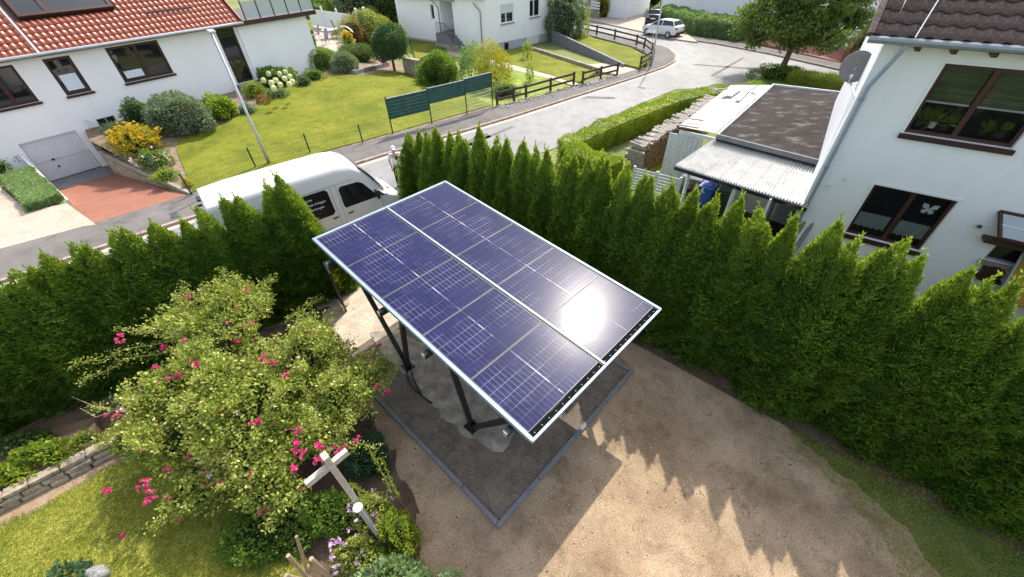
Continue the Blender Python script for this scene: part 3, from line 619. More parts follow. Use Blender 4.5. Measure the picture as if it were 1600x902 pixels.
# ---- the solar carport
A3 = np.array([-1.80, 10.70, 3.06]); l3 = np.array([.7018, -.7076, -.0829]); l3 = unit(l3); w3 = np.array([-.7103, -.7037, .011]); w3 = unit(w3-l3*(w3@l3)); n3 = np.cross(w3, l3); n3 = n3 if n3[2] > 0 else -n3
PLn, PWd = 6.88, 3.954
def cp(a, b, h=0): return A3+l3*a+w3*b+n3*h
cpt = empty('solar_carport', (-.9, 6.6, 0), 0, 'carport roofed with ten dark blue solar panels on black slanted posts', 'carport')
def cbox(b, a0, a1, b0, b1, h0, h1, mi=0):
    vs = [cp(a, bb, h) for a in (a0, a1) for bb in (b0, b1) for h in (h0, h1)]
    return b.add(vs, [(0, 1, 3, 2), (4, 6, 7, 5), (0, 4, 5, 1), (2, 3, 7, 6), (0, 2, 6, 4), (1, 5, 7, 3)], mi)
ea, eb = .10, .07; pl = (PLn-.08-.135)/5; pw = (PWd-2*eb-.09)/2
for j in range(2):
    for k in range(5):
        a0 = ea-.02+k*pl+.006; a1 = a0+pl-.012; b0 = eb+j*(pw+.09); b1 = b0+pw
        fr = MB(); f = .009
        for aa in ((a0, a0+f, b0, b1), (a1-f, a1, b0, b1), (a0+f, a1-f, b0, b0+f), (a0+f, a1-f, b1-f, b1)): cbox(fr, *aa, -.035, .0)
        pf = fr.build('solar_panel', 'panelframe', cpt)
        gm = bpy.data.meshes.new('glass'); V = [cp(a0+f, b0+f, -.003), cp(a1-f, b0+f, -.003), cp(a1-f, b1-f, -.003), cp(a0+f, b1-f, -.003)]
        V += [cp(a0+f, b0+f, -.012), cp(a1-f, b0+f, -.012), cp(a1-f, b1-f, -.012), cp(a0+f, b1-f, -.012)]
        gm.from_pydata([tuple(v) for v in V], [], [(0, 1, 2, 3), (7, 6, 5, 4), (0, 4, 5, 1), (1, 5, 6, 2), (2, 6, 7, 3), (3, 7, 4, 0)]); uvl = gm.uv_layers.new(name='UVMap')
        for li, (uu, vv) in enumerate(((0, 0), (1, 0), (1, 1), (0, 1))): uvl.data[li].uv = (uu, vv)
        if gm.polygons[0].normal @ Vector(n3) < 0: gm.flip_normals(); 
        gm.materials.append(M['solar']); link('panel_glass', gm, pf)
for b0, b1 in ((-.015, eb-.012), (PWd-eb+.012, PWd+.015)):
    bb = MB(); cbox(bb, 0, PLn, b0, b1, -.05, .012); mid_ = (b0+b1)/2; cbox(bb, 0, PLn, mid_+.008, b1-.006, .012, .022); bb.build('side_rail', 'alu', cpt)
bb = MB(); m0 = eb+pw; cbox(bb, 0, PLn, m0+.012, m0+.052, -.05, .016); bb.build('centre_rail', 'alu', cpt)
bb = MB(); cbox(bb, 0, PLn, m0+.056, m0+.078, -.05, -.004); bb.build('rail_seal', 'blackmetal', cpt)
bb = MB(); cbox(bb, PLn-.028, PLn+.015, .0, PWd, -.06, .006); bb.build('end_rail', 'alu', cpt)
bb = MB(); cbox(bb, PLn-.13, PLn-.03, eb, PWd-eb, -.06, -.03); bb.build('end_channel', 'matteblack', cpt)
bb = MB(); cbox(bb, -.02, .055, .0, PWd, -.06, .004); bb.build('end_rail', 'alu', cpt)
for b_ in np.linspace(.15, PWd-.15, 22):
    bb = MB(); cbox(bb, PLn-.085, PLn-.066, b_-.007, b_+.007, -.03, -.020); bb.build('clamp', 'flat_grey', cpt)
# panel fields sit on long purlins, those on four crossbeams
for k, b_ in enumerate((.42, 1.55, 2.4, 3.5)):
    bb = MB(); cbox(bb, .08, PLn-.12, b_-.03, b_+.03, -.115, -.06); bb.build('purlin', 'alu', cpt)
for a_ in (.85, 2.9, 4.35, 6.45):
    bb = MB(); cbox(bb, a_-.05, a_+.05, -.02, PWd+.14, -.235, -.115); o = bb.build('crossbeam', 'blackmetal', cpt)
    bb = MB(); cbox(bb, a_-.042, a_+.042, PWd+.14, PWd+.148, -.23, -.12); bb.build('beam_cap', 'galv', cpt)
for side, b_ in (('near', 3.62), ('far', .32)):
    for s0, tops in ((2.30, (.85, 2.9)), (4.79, (4.35, 6.45))):
        base = cp(s0, b_); base[2] = 0
        for t_ in tops:
            top = cp(t_, b_, -.23); d = unit(top-base); st = base+d*.10
            bb = MB(); bb.bar(st, top, .10, .10); o = bb.build('slanted_post', 'blackmetal', cpt, bevel=.006)
            bb = MB(); q = top-d*.10; bb.bar(q-l3*.13, q+l3*.13, .14, .012); bb.build('head_bracket', 'blackmetal', cpt)
        bb = MB(); az = Matrix.Rotation(-.79, 3, 'Z'); bb.box((*base[:2], .034), (.30, .26, .014), az); bb.box((*base[:2], .11), (.16, .018, .16), az); bb.box((*(base[:2]+w3[:2]*.06), .11), (.16, .012, .16), az); bb.box((*(base[:2]-w3[:2]*.06), .11), (.16, .012, .16), az)
        for sx in (-1, 1):
            for sy in (-1, 1):
                q = base+l3*.12*sx+w3*.1*sy; bb.tube([(q[0], q[1], .03), (q[0], q[1], .075)], .013, 6)
        bb.build('base_plate', 'blackmetal', cpt)
# black gate leaf standing open by the entry
ga, gb = g(541, 487), g(520, 452); 
gt_ = empty('black_gate', (*ga[:2], 0), 0, 'narrow black steel gate leaf standing open at the end of the left hedge', 'gate')
gd = unit((gb-ga)[:2]); G0 = np.array([*ga[:2], .06]); Gl = 2.4
for a_, b_ in ((0, 0), (Gl, Gl)):
    p = G0[:2]+gd*a_; MB().bar((*p, .02), (*p, 1.5), .06, .06, up=(gd[0], gd[1], 0)).build('gate_stile', 'blackmetal', gt_)
for z_ in (.12, 1.46): MB().bar((*(G0[:2]), z_), (*(G0[:2]+gd*Gl), z_), .05, .05).build('gate_rail', 'blackmetal', gt_)
for k in range(10):
    z_ = .22+k*.125; MB().bar((*(G0[:2]+gd*.04), z_), (*(G0[:2]+gd*(Gl-.04)), z_), .02, .105).build('gate_slat', 'umber', gt_)
# cable loop by the first post
cb = MB().tube([g(634, 578, .12), g(637, 592, .04), g(645, 606, .035), g(657, 617, .035), g(668, 625, .035), g(676, 631, .03)], .018, 6); cb.tube([g(642, 578, .12), g(646, 592, .05), g(652, 606, .05), g(659, 617, .04)], .014, 6)
tag(cb.build('cable', 'blackmetal'), 'black cable trailing over the concrete from the foot of a carport post', 'cable')

# ---- the big pink rose
rb = empty('rose_bush', (*g(440, 720)[:2], 0), 0, 'big sprawling climbing rose with pink flower clusters in front of the left hedge', 'rose bush')
RP = [((400, 620, 1.5), (1.0, .9, .85), 9000), ((350, 530, 1.9), (.75, .75, .55), 5000), ((480, 560, 1.6), (.75, .65, .6), 4800), ((300, 600, 1.5), (.75, .7, .6), 4200), ((530, 620, 1.3), (.62, .5, .5), 3600), ((572, 592, 1.35), (.42, .38, .34), 1800), ((380, 470, 2.1), (.42, .42, .32), 2000), ((290, 500, 2.0), (.4, .4, .3), 1500), ((400, 700, 1.1), (.85, .75, .6), 5200), ((290, 690, 1.0), (.75, .6, .55), 4000), ((500, 670, 1.1), (.6, .55, .55), 3000), ((230, 640, 1.2), (.5, .45, .4), 1600), ((430, 760, .7), (.6, .5, .45), 2200), ((300, 770, .6), (.6, .5, .4), 2200)]
P = []; N = []
core = MB()
for k, ((px, py, z), R, n) in enumerate(RP):
    c = g(px, py, z); a, b = blob(int(n*.68), c, np.array(R)*.86, 300+k, .5, -.9, .25); P.append(a); N.append(b)
    q_, _ = blob(9, c, np.array(R)*.92, 330+k, .9, -.35, .2)
    for j, qq in enumerate(q_):
        s_ = .16+.16*RNG.rand(); a, b = blob(int(n*.085), qq, (s_*1.2, s_*1.2, s_), 400+k*20+j, .3, -1, .25); P.append(a); N.append(b)
    core.ball(c, np.array(R)*.58, 10, 7, lump=.1)
P = np.concatenate(P); N = np.concatenate(N); ok = P[:, 2] > .05; P, N = P[ok], N[ok]
leaves('foliage', P, N, .072, .046, 'rose', rb, 11, .35, .9)
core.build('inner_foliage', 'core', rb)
cr = random.Random(5); cn = MB(); CP = []
for pts in ([(300, 530, 1.9), (220, 540, 2.0), (160, 560, 1.9), (110, 572, 1.75)], [(290, 550, 1.8), (220, 555, 1.8), (170, 575, 1.75), (125, 598, 1.6)], [(360, 500, 2.1), (300, 490, 2.2), (255, 495, 2.2)], [(300, 540, 2.0), (240, 520, 2.1), (180, 512, 2.1)], [(400, 480, 2.2), (375, 450, 2.4), (372, 436, 2.5)], [(470, 540, 1.8), (510, 500, 1.9), (540, 478, 1.9)], [(500, 590, 1.6), (560, 560, 1.7), (590, 548, 1.65)], [(560, 620, 1.4), (600, 600, 1.5), (606, 590, 1.5)], [(420, 640, 1.9), (440, 610, 2.3), (430, 600, 2.4)],
            [(270, 700, 1.0), (215, 735, .8), (180, 765, .6)], [(420, 700, 1.2), (540, 690, 1.3), (590, 700, 1.2)], [(450, 500, 2.0), (478, 480, 2.1), (500, 465, 2.1)], [(340, 490, 2.2), (330, 460, 2.3), (290, 465, 2.3)]):
    Q = [g(*p) for p in pts]; Q = [Vector(q) for q in Q]; fine_ = []
    for a, b in zip(Q, Q[1:]): fine_ += [a.lerp(b, t/6) for t in range(6)]
    fine_.append(Q[-1]); fine_ = [q+Vector((0, 0, .04*math.sin(i*.9))) for i, q in enumerate(fine_)]
    cn.tube(fine_, [.011*(1-.6*i/len(fine_)) for i in range(len(fine_))], 5); CP += fine_
for k in range(16):
    p0 = g(440+cr.uniform(-35, 35), 725+cr.uniform(-35, 25)); p1 = g(cr.uniform(300, 520), cr.uniform(500, 660), 1.7); pm = (p0+p1)/2+np.array([0, 0, .3]); cn.tube([p0, pm, p1], [.022, .016, .008], 5)
for k in range(110):
    px, py, z = RP[cr.randrange(len(RP))][0]; c = g(px, py, z); R = np.array(RP[[r_[0] for r_ in RP].index((px, py, z))][1]); dd = unit(np.array([cr.gauss(0, 1), cr.gauss(0, 1), abs(cr.gauss(.5, .6))])); a = c+dd*R*.75; L_ = cr.uniform(.25, .6); e = a+dd*L_+np.array([0, 0, .12]); m_ = (a+e)/2+np.array([0, 0, .06])
    cn.tube([a, m_, e], [.006, .005, .002], 4); CP += [Vector(a+(e-a)*t+np.array([0, 0, .05*math.sin(PI*t)])) for t in (.4, .55, .7, .82, .92, 1)]
cn.build('cane', 'stemgreen', rb)
CP = np.array([list(q) for q in CP]); CPr = np.repeat(CP, 16, 0); CPr = CPr+RNG.randn(*CPr.shape)*.055
leaves('cane_leaves', CPr, RNG.randn(*CPr.shape), .05, .03, 'rose', rb, 21, .4, .6)
FL = [(380, 460, 2.2, 1.5), (348, 466, 2.2, .9), (385, 508, 2.0, 1.1), (370, 535, 1.9, .8), (188, 530, 2.1, 1.7), (257, 545, 1.9, .9), (308, 570, 2.0, 1.2), (278, 586, 1.9, 1), (480, 512, 1.9, 1), (503, 528, 1.8, .8), (590, 538, 1.7, .8), (582, 573, 1.6, 1.3), (410, 560, 2.1, 1.2), (425, 565, 2.1, .8), (447, 585, 2.0, .8), (400, 662, 1.8, 1.2), (465, 672, 1.7, .7), (346, 640, 1.8, 1.3), (180, 649, 1.2, 1.4), (217, 686, 1.1, 1.3), (235, 680, 1.1, .9), (301, 714, 1.1, 1.6), (322, 736, .9, 1), (330, 757, .8, .8), (230, 765, .9, 1.3), (228, 752, .95, 1.1), (232, 780, .85, 1.2), (168, 768, .6, .9), (267, 781, .7, .7), (470, 703, 1.8, 1.9), (497, 697, 1.8, 1.2), (462, 735, 1.7, 1.3), (494, 721, 1.8, 1), (527, 702, 1.7, .9), (526, 734, 1.6, .8), (560, 690, 1.5, .8), (604, 612, 1.5, .7), (590, 605, 1.55, .6), (245, 574, 1.8, .6), (460, 690, 1.6, .6), (192, 836, .2, .7), (303, 571, 1.9, .7), (295, 465, 2.3, .8), (367, 486, 2.1, .7), (250, 600, 1.6, .6)]
for k, (px, py, z, s) in enumerate(FL):
    c = g(px, py, z+.05); toward = unit(CAM-c); c = c+toward*.12; P = []; N = []; r = np.random.RandomState(k)
    for q in range(int(3.4*s+1)):
        q0 = c+r.randn(3)*.036*s; dd = unit(toward*.8+np.array([0, 0, .6])+r.randn(3)*.5)
        P.append(q0+r.randn(13, 3)*.008); N.append(dd*.6+unit(r.randn(13, 3))*.8)
    P = np.concatenate(P); N = np.concatenate(N)
    link('flower_cluster', leafmesh('flower_cluster', P, N, .046, .046, 'pink', k, .4), rb)['kind'] = 'stuff'
for k in range(64):
    R_ = RP[cr.randrange(len(RP))]; c = g(*R_[0])+unit(np.array([cr.gauss(0, 1), cr.gauss(-.4, 1), abs(cr.gauss(.7, .5))]))*np.array(R_[1])*1.0; r = np.random.RandomState(900+k); nn = 9+int(16*cr.random()); dd = unit(CAM-c)
    link('small_bloom', leafmesh('small_bloom', c+r.randn(nn, 3)*.018, dd*.6+unit(r.randn(nn, 3)), .042, .04, 'pink' if k % 4 else 'whitepetal', k, .4), rb)['kind'] = 'stuff'
# ---- weathered cross post and white capped pipe
base = g(594, 836); bx, by = base[:2]
def zat(px, x, y):
    lo, hi = 0, 6
    for _ in range(40):
        m = (lo+hi)/2; d = np.array([x, y, m])-CAM; yy = 451-FPX*(d@CU)/(d@CF)
        if yy > px: lo = m
        else: hi = m
    return lo
zt = zat(712, bx, by)
cr_ = empty('garden_cross', (bx, by, 0), 0, 'weathered grey wooden post with a crossbar rising out of the rose bush', 'wooden cross')
zb = zat(778, bx, by)
MB().box((bx, by, (zb+zt)/2), (.085, .13, zt-zb), Matrix.Rotation(.75, 3, 'Z')).build('post', 'greywood', cr_, bevel=.006)
MB().box((bx+.012, by, zb/2), (.045, .075, zb), Matrix.Rotation(.75, 3, 'Z')).build('iron_foot', 'galv', cr_)
zc = zat(733, bx, by)+.07; xa, xb = g(478, 758, zc+.05), g(543, 705, zc+.05)
MB().bar(xa, xb, .075, .11).build('crossbar', 'greywood', cr_, bevel=.006)
for t in (.45, .55): q = xa+(xb-xa)*t; MB().tube([q+[0, 0, .04], q+[0, 0, .052]], .008, 6).build('bolt', 'galv', cr_)
pb = g(592, 850)[:2]; zp = zat(793, *pb); top = g(559, 793, zp); pp_ = empty('capped_pipe', (*top[:2], 0), 0, 'dark pipe with a round white perforated cap beside the wooden cross', 'pipe')
MB().tube([(*top[:2], 0), (*top[:2], zp-.02)], .034, 10).build('pipe', 'flat_grey', pp_)
MB().tube([(*top[:2], zp-.02), (*top[:2], zp+.008)], .072, 20).build('cap', 'cap', pp_)
for k in range(6):
    a = k*PI/3+.3; rr = .030 if k else 0; MB().tube([(top[0]+rr*math.cos(a), top[1]+rr*math.sin(a), zp+.006), (top[0]+rr*math.cos(a), top[1]+rr*math.sin(a), zp+.0105)], .008, 7).build('cap_hole', 'flat_grey', pp_)
# ---- round wooden stakes at the bottom
for (a, za, b, zb_, r_, lab) in (((463, 838), 1.25, (482, 900), .3, .026, 'thin round wooden stake, uppermost of the four at the bottom edge'), ((450, 868), 1.35, (482, 905), .5, .034, 'round wooden stake leaning left between two others at the bottom edge'), ((486, 873), 1.5, (525, 912), .5, .036, 'pale round wooden stake nearest the lilac flowers at the bottom edge'), ((446, 899), 1.4, (500, 915), .5, .034, 'round wooden stake lying lowest at the bottom edge')):
    p, q = g(*a, za), g(*b, zb_); q = q+unit(q-p)*.35
    o = MB().tube([p, q], [r_*.92, r_], 12).build('wooden_stake', 'stickwood', smooth=False); tag(o, lab, 'stake', 'wooden stakes at the bottom of the garden')
# ---- plants round the cross
def S(px, py, z, R, n, m, label, seed, **k):
    c = g(px, py, z); R = np.array(R); c[2] = max(0, z-R[2]*.6) if k.pop('hang', False) else 0
    return shrub(c, R, n, m, label, seed=seed, **k)
S(615, 830, .55, (.42, .42, .50), 6000, 'limeleaf', 'round yellow-green bush at the edge of the bare soil', 31, L=.05, W=.026, amp=.22, shell=.62, cmat='midleaf', name='bush', cat='bush')
S(575, 800, .5, (.30, .30, .50), 2400, 'rose', 'pale bush with small lilac flowers right of the wooden stakes', 32, L=.05, W=.03, flowers=('lilac', 20, .065), name='lilac_bush', cat='bush')
S(548, 862, .55, (.40, .28, .50), 3200, 'rose', 'low bush with lilac blossoms between the stakes and the yellow-green bush', 33, L=.05, W=.03, flowers=('lilac', 34, .07), name='lilac_bush', cat='bush')
S(600, 895, .6, (.48, .24, .45), 900, 'sageleaf', 'pale large-leaved plant at the bottom edge below the lilac flowers', 34, L=.10, W=.055, name='leafy_plant', cat='plant', core=False)
for px, lab in ((662, 'young pale green plant at the bottom edge on the bare soil'), (703, 'young pale green plant furthest right at the bottom edge')):
    S(px, 905, .4, (.13, .13, .35), 160, 'sageleaf', lab, 35+px, L=.10, W=.045, name='young_plant', cat='plant', core=False, up=.8)
S(570, 700, .5, (.42, .40, .50), 3000, 'ivy', 'dark blue-green plant between the rose and the bare soil', 36, L=.06, W=.04, name='bush', cat='bush')
S(515, 800, .4, (.50, .40, .42), 3000, 'midleaf', 'shaded green ground plant under the wooden cross', 37, L=.06, W=.04, name='bush', cat='bush')
S(420, 830, .3, (.8, .5, .32), 3600, 'midleaf', 'shaded leafy plants in the lawn left of the stakes', 38, L=.07, W=.04, name='ground_plant', cat='plant')
for k, (a, b) in enumerate((((575, 695), (612, 770)), ((595, 715), (622, 775)), ((545, 755), (580, 775)))):
    p, q = g(*a, .9), g(*b, .75); n_ = 150; t = RNG.rand(n_)[:, None]; rt = empty('flower_spike', (q[0], q[1], 0), 0, ['long leafy green spike arching beside the wooden cross', 'second leafy spike, nearer the bare soil', 'short leafy spike just right of the post foot'][k], 'plant')
    MB().tube([(q[0], q[1], 0), q, p], [.008, .006, .003], 5).build('stem', 'stemgreen', rt)
    leaves('foliage', p+(q-p)*t+RNG.randn(n_, 3)*.018, RNG.randn(n_, 3), .04, .025, 'limeleaf', rt, 60+k, .5, .4)
# ---- left bed with low dry-stone wall
wa, wb = g(-40, 825)[:2], g(163, 722)[:2]; wd_ = unit(wb-wa); wn = np.array([-wd_[1], wd_[0]]); WL = np.linalg.norm(wb-wa); sr = random.Random(3)
sw = empty('dry_stone_wall', (*wa, 0), 0, 'low dry-stone wall of pale rough blocks along the left lawn', 'stone wall')
for row in range(3):
    s_ = -.1*row
    while s_ < WL:
        L_ = sr.uniform(.22, .5); h_ = .105; c = wa+wd_*(s_+L_/2)+wn*(.10+row*.035+sr.uniform(-.015, .02))
        R = Matrix.Rotation(math.atan2(wd_[1], wd_[0])+sr.uniform(-.06, .06), 3, 'Z') @ Matrix.Rotation(sr.uniform(-.05, .05), 3, 'X')
        b = MB(); vs = [Vector((*c, .055+row*.11))+R@Vector((sx*(L_/2-.008)*sr.uniform(.9, 1), sy*.11*sr.uniform(.85, 1.05), sz*h_/2*sr.uniform(.85, 1.02))) for sx in (-1, 1) for sy in (-1, 1) for sz in (-1, 1)]
        b.add(vs, [(0, 1, 3, 2), (4, 6, 7, 5), (0, 4, 5, 1), (2, 3, 7, 6), (0, 2, 6, 4), (1, 5, 7, 3)]).build('stone', 'stone', sw, bevel=.012); s_ += L_
struct('raised_bed', MB().prism([tuple(wa+wn*.18), tuple(wb+wn*.18), tuple(wb+wn*1.2), tuple(wa+wn*1.9)], 0, .26), 'darksoil')
S(58, 700, .6, (.62, .24, .36), 1500, 'limeleaf', 'yellow-green wild rose behind the dry-stone wall, middle of the bed', 41, L=.075, W=.055, name='low_rose', cat='bush', flowers=('yellowpetal', 5, .035))
S(-5, 735, .55, (.45, .26, .36), 1300, 'limeleaf', 'yellow-green low rose at the left edge behind the stone wall', 42, L=.075, W=.055, name='low_rose', cat='bush', flowers=('whitepetal', 8, .05))
S(118, 678, .5, (.36, .2, .28), 500, 'rose', 'sparse brownish shrub by the right end of the stone wall', 43, L=.06, W=.04, name='low_shrub', cat='bush')
S(195, 672, .5, (.46, .34, .34), 3600, 'limeleaf', 'dense yellow-green mound between the hedge and the rose bush', 44, L=.035, W=.018, name='mound_plant', cat='bush', cmat='limeleaf')
S(40, 690, .3, (.7, .3, .35), 1800, 'darkleaf', 'dark leaves at the foot of the left hedge', 45, L=.07, W=.05, name='low_shrub', cat='bush')
S(105, 905, .2, (.34, .24, .26), 700, 'ivy', 'low dark plant beside the grey boulder at the bottom left', 46, L=.07, W=.05, name='ground_plant', cat='plant', core=False)
rk = MB().ball(g(152, 898, .1), (.20, .14, .17), 14, 10, lump=.12).build('boulder', 'rock', smooth=True); tag(rk, 'grey boulder on the lawn at the bottom left', 'rock')
tw_ = MB(); tw_.tube([g(112, 620, .8), g(140, 632, .8), g(160, 640, .7)], [.006, .010, .014], 5); tw_.tube([g(125, 638, .8), g(150, 652, .7), g(172, 645, .6)], [.005, .009, .012], 5)
tag(tw_.build('dead_branch', 'stickwood'), 'bare dead twigs sticking out at the foot of the left hedge', 'branch')

# ================================================================ VAN, PEOPLE
VO = np.array([-7.1, 12.55])-U38*((np.array([-7.1, 12.55])@U38)+.5)     # near side plane, at the rear end
VAZ = math.radians(38)
def van():
    o = empty('delivery_van', (*(VO-U38*.0), 0), VAZ, 'white panel van with black side window lettering parked across the entry', 'van')
    W = 1.0     # half width
    def place(mb, nm, m, par=o, **k):
        ob = link(nm, mb.me(nm, m, k.pop('smooth', False))); ob.parent = par; 
        if k.get('bevel'): md = ob.modifiers.new('b', 'BEVEL'); md.width = k['bevel']; md.segments = 3; md.limit_method = 'ANGLE'; md.angle_limit = .6
        return ob
    # section: list of (y fraction of half width, z) bottom to top centre
    def sec(x, zt, wr, wb=1.0, zb=.38, zs=None):
        zsh = zs if zs else zt-.22
        return [(x, wb*W*.93, zb), (x, wb*W, zb+.15), (x, wb*W, min(1.25, zsh-.02)), (x, wb*W*.985, min(1.35, zsh-.01)), (x, (wr+wb)/2*W*.99, (zsh+min(1.35, zsh))/2 if zsh > 1.4 else zsh), (x, wr*W*1.01, zsh), (x, wr*W*.965, zt-.10 if zt-zsh > .12 else zt-.03), (x, wr*W*.86, zt-.03), (x, wr*W*.5, zt), (x, 0, zt+.015)]
    ST = [sec(0, 2.62, .83, .95, .5), sec(.06, 2.70, .85, .98), sec(.8, 2.75, .86), sec(2.4, 2.76, .86), sec(3.8, 2.75, .86), sec(4.25, 2.68, .85), sec(4.52, 2.52, .83), sec(4.72, 2.30, .81), sec(5.02, 1.86, .80, .99), sec(5.27, 1.46, .80, .98, .38, 1.34), sec(5.40, 1.34, .80, .97, .38, 1.22), sec(5.66, 1.20, .78, .95, .36, 1.06), sec(5.84, 1.02, .74, .92, .34, .90), sec(5.95, .86, .68, .86, .34, .74), sec(6.02, .60, .60, .78, .36, .55)]
    vs = []; n = 10
    for s in ST: vs += [(x, -y, z) for x, y, z in s]+[(x, y, z) for x, y, z in s[-2::-1]]
    m = 2*n-1; b = MB(); b.add(vs, [(i*m+j, (i+1)*m+j, (i+1)*m+j+1, i*m+j+1) for i in range(len(ST)-1) for j in range(m-1)]+[(i*m+m-1, (i+1)*m+m-1, (i+1)*m, i*m) for i in range(len(ST)-1)]+[tuple(range(m))[::-1][::-1], tuple(range((len(ST)-1)*m, len(ST)*m))[::-1]])
    body = place(b, 'body', 'vanwhite', smooth=True)
    md = body.modifiers.new('e', 'EDGE_SPLIT'); md.split_angle = math.radians(38)
    def sy(x, z):   # body half width at (x,z)
        for k in range(len(ST)-1):
            if ST[k][0][0] <= x <= ST[k+1][0][0]:
                t = (x-ST[k][0][0])/(ST[k+1][0][0]-ST[k][0][0]); s = [(ST[k][i][1]*(1-t)+ST[k+1][i][1]*t, ST[k][i][2]*(1-t)+ST[k+1][i][2]*t) for i in range(n)]
                for (y0, z0), (y1, z1) in zip(s, s[1:]):
                    if z0 <= z <= z1 and z1 > z0: return y0+(y1-y0)*(z-z0)/(z1-z0)
        return W*.85
    def side_plate(nm, pts, m, off=.006, side=-1, par=o, res=1):
        # rounded polygon following the side
        P = []
        for a, c in zip(pts, pts[1:]+pts[:1]):
            for t in np.linspace(0, 1, 5)[:-1]: P.append((a[0]+(c[0]-a[0])*t, a[1]+(c[1]-a[1])*t))
        cx_ = sum(p[0] for p in P)/len(P); cz_ = sum(p[1] for p in P)/len(P); k = len(P); vs = []; f = []
        for sc_ in (1, .66, .33):
            vs += [(cx_+(x-cx_)*sc_, side*(sy(cx_+(x-cx_)*sc_, cz_+(z-cz_)*sc_)+off), cz_+(z-cz_)*sc_) for x, z in P]
        vs.append((cx_, side*(sy(cx_, cz_)+off), cz_))
        for q in range(2): f += [(q*k+i, q*k+(i+1) % k, (q+1)*k+(i+1) % k, (q+1)*k+i) for i in range(k)]
        f += [(2*k+i, 2*k+(i+1) % k, 3*k) for i in range(k)]
        ob = place(MB().add(vs, f), nm, m, par); s = ob.modifiers.new('s', 'SOLIDIFY'); s.thickness = .012; s.offset = 0; return ob
    for side in (-1, 1):
        rw = side_plate('side_window', [(1.45, 1.26), (3.24, 1.26), (3.34, 1.34), (3.32, 2.06), (3.24, 2.14), (1.45, 2.14), (1.39, 2.06), (1.39, 1.34)], 'filmblack', side=side)
        side_plate('door_window', [(3.72, 1.34), (4.88, 1.34), (4.90, 1.40), (4.52, 1.96), (4.36, 2.05), (3.76, 2.08), (3.68, 2.0), (3.68, 1.42)], 'glass', side=side)
        side_plate('corner_trim', [(4.94, 1.34), (5.20, 1.30), (5.0, 1.52)], 'blackmetal', side=side)
        for x in (3.42, 3.60, 5.02): side_plate('door_seam', [(x, .55), (x+.012, .55), (x+.012, 2.2 if x < 4 else 1.3), (x, 2.2 if x < 4 else 1.3)], 'flat_grey', .0, side)
        side_plate('roof_seam', [(.3, 2.18), (4.2, 2.18), (4.2, 2.192), (.3, 2.192)], 'flat_grey', .0, side)
        side_plate('rub_strip', [(.2, .70), (4.4, .70), (4.4, .78), (.2, .78)], 'flat_grey', .008, side)
        for x in (3.18, 3.72): place(MB().bar((x, side*(sy(x, 1.12)+.03), 1.12), (x+.2, side*(sy(x, 1.12)+.03), 1.13), .03, .04), 'door_handle', 'blackmetal', bevel=.01)
        place(MB().box((4.86, side*(W+.12), 1.5), (.12, .2, .34)), 'mirror', 'blackmetal', bevel=.03)
        place(MB().box((4.84, side*(W+.13), 1.36), (.10, .17, .10)), 'mirror', 'vanwhite', bevel=.03)
        for x in (.95, 5.02):
            wb_ = MB(); wb_.tube([(x, side*(W-.24), .34), (x, side*(W-.015), .34)], .34, 22); wo_ = place(wb_, 'wheel', 'rubber')
            place(MB().tube([(x, side*(W-.02), .34), (x, side*(W-.005), .34)], .20, 16), 'rim', 'alu', wo_)
            arch = MB(); 
            for k in range(11):
                a0, a1 = PI*k/11, PI*(k+1)/11; arch.bar((x+.42*math.cos(a0), side*(W-.0), .36+.42*math.sin(a0)), (x+.42*math.cos(a1), side*(W-.0), .36+.42*math.sin(a1)), .05, .03, up=(0, side, 0))
            place(arch, 'wheel_arch', 'blackmetal')
        place(MB().box((5.78, side*.66, .86), (.16, .26, .22)), 'headlight', 'clear', bevel=.05)
    # windscreen following the raked front
    def top(x):
        for k in range(len(ST)-1):
            if ST[k][0][0] <= x <= ST[k+1][0][0]:
                t = (x-ST[k][0][0])/(ST[k+1][0][0]-ST[k][0][0]); return ST[k][-1][2]*(1-t)+ST[k+1][-1][2]*t
    b = MB(); vs = []
    xs = [4.54, 4.72, 4.87, 5.02, 5.17, 5.26]
    for x in xs:
        for y in (-.80, -.5, 0, .5, .80): vs.append((x+.02, y*(.94 if x < 4.7 else 1), top(x)+.02-(.045 if abs(y) > .7 else 0)))
    b.add(vs, [(i*5+j, (i+1)*5+j, (i+1)*5+j+1, i*5+j+1) for i in range(len(xs)-1) for j in range(4)]); ws = place(b, 'windscreen', 'glass', smooth=True); s = ws.modifiers.new('s', 'SOLIDIFY'); s.thickness = .02
    for y in (-.35, .4): place(MB().bar((5.29, y, 1.47), (4.99, y+.32, 1.93), .02, .02), 'wiper', 'blackmetal')
    for y in (-.42, .42): place(MB().box((5.52, y, 1.30), (.10, .26, .02), Matrix.Rotation(.33, 3, 'Y')), 'bonnet_vent', 'flat_grey')
    place(MB().box((6.0, 0, .5), (.12, 1.5, .26)), 'bumper', 'flat_grey', bevel=.05); place(MB().box((5.93, 0, .84), (.12, 1.0, .12), Matrix.Rotation(.9, 3, 'Y')), 'grille', 'blackmetal')
    place(MB().box((-.02, 0, .5), (.12, 1.7, .16)), 'rear_bumper', 'flat_grey', bevel=.03); place(MB().box((-.02, 0, 2.66), (.10, .34, .06)), 'brake_light', 'blackmetal', bevel=.02)
    place(MB().box((.02, -.3, 2.58), (.3, .03, .06)), 'roof_rail', 'blackmetal')
    for k in range(4): place(MB().box((1.9, -.45+k*.3, 2.762), (3.3, .05, .006)), 'roof_rib', 'vanwhite', bevel=.004)
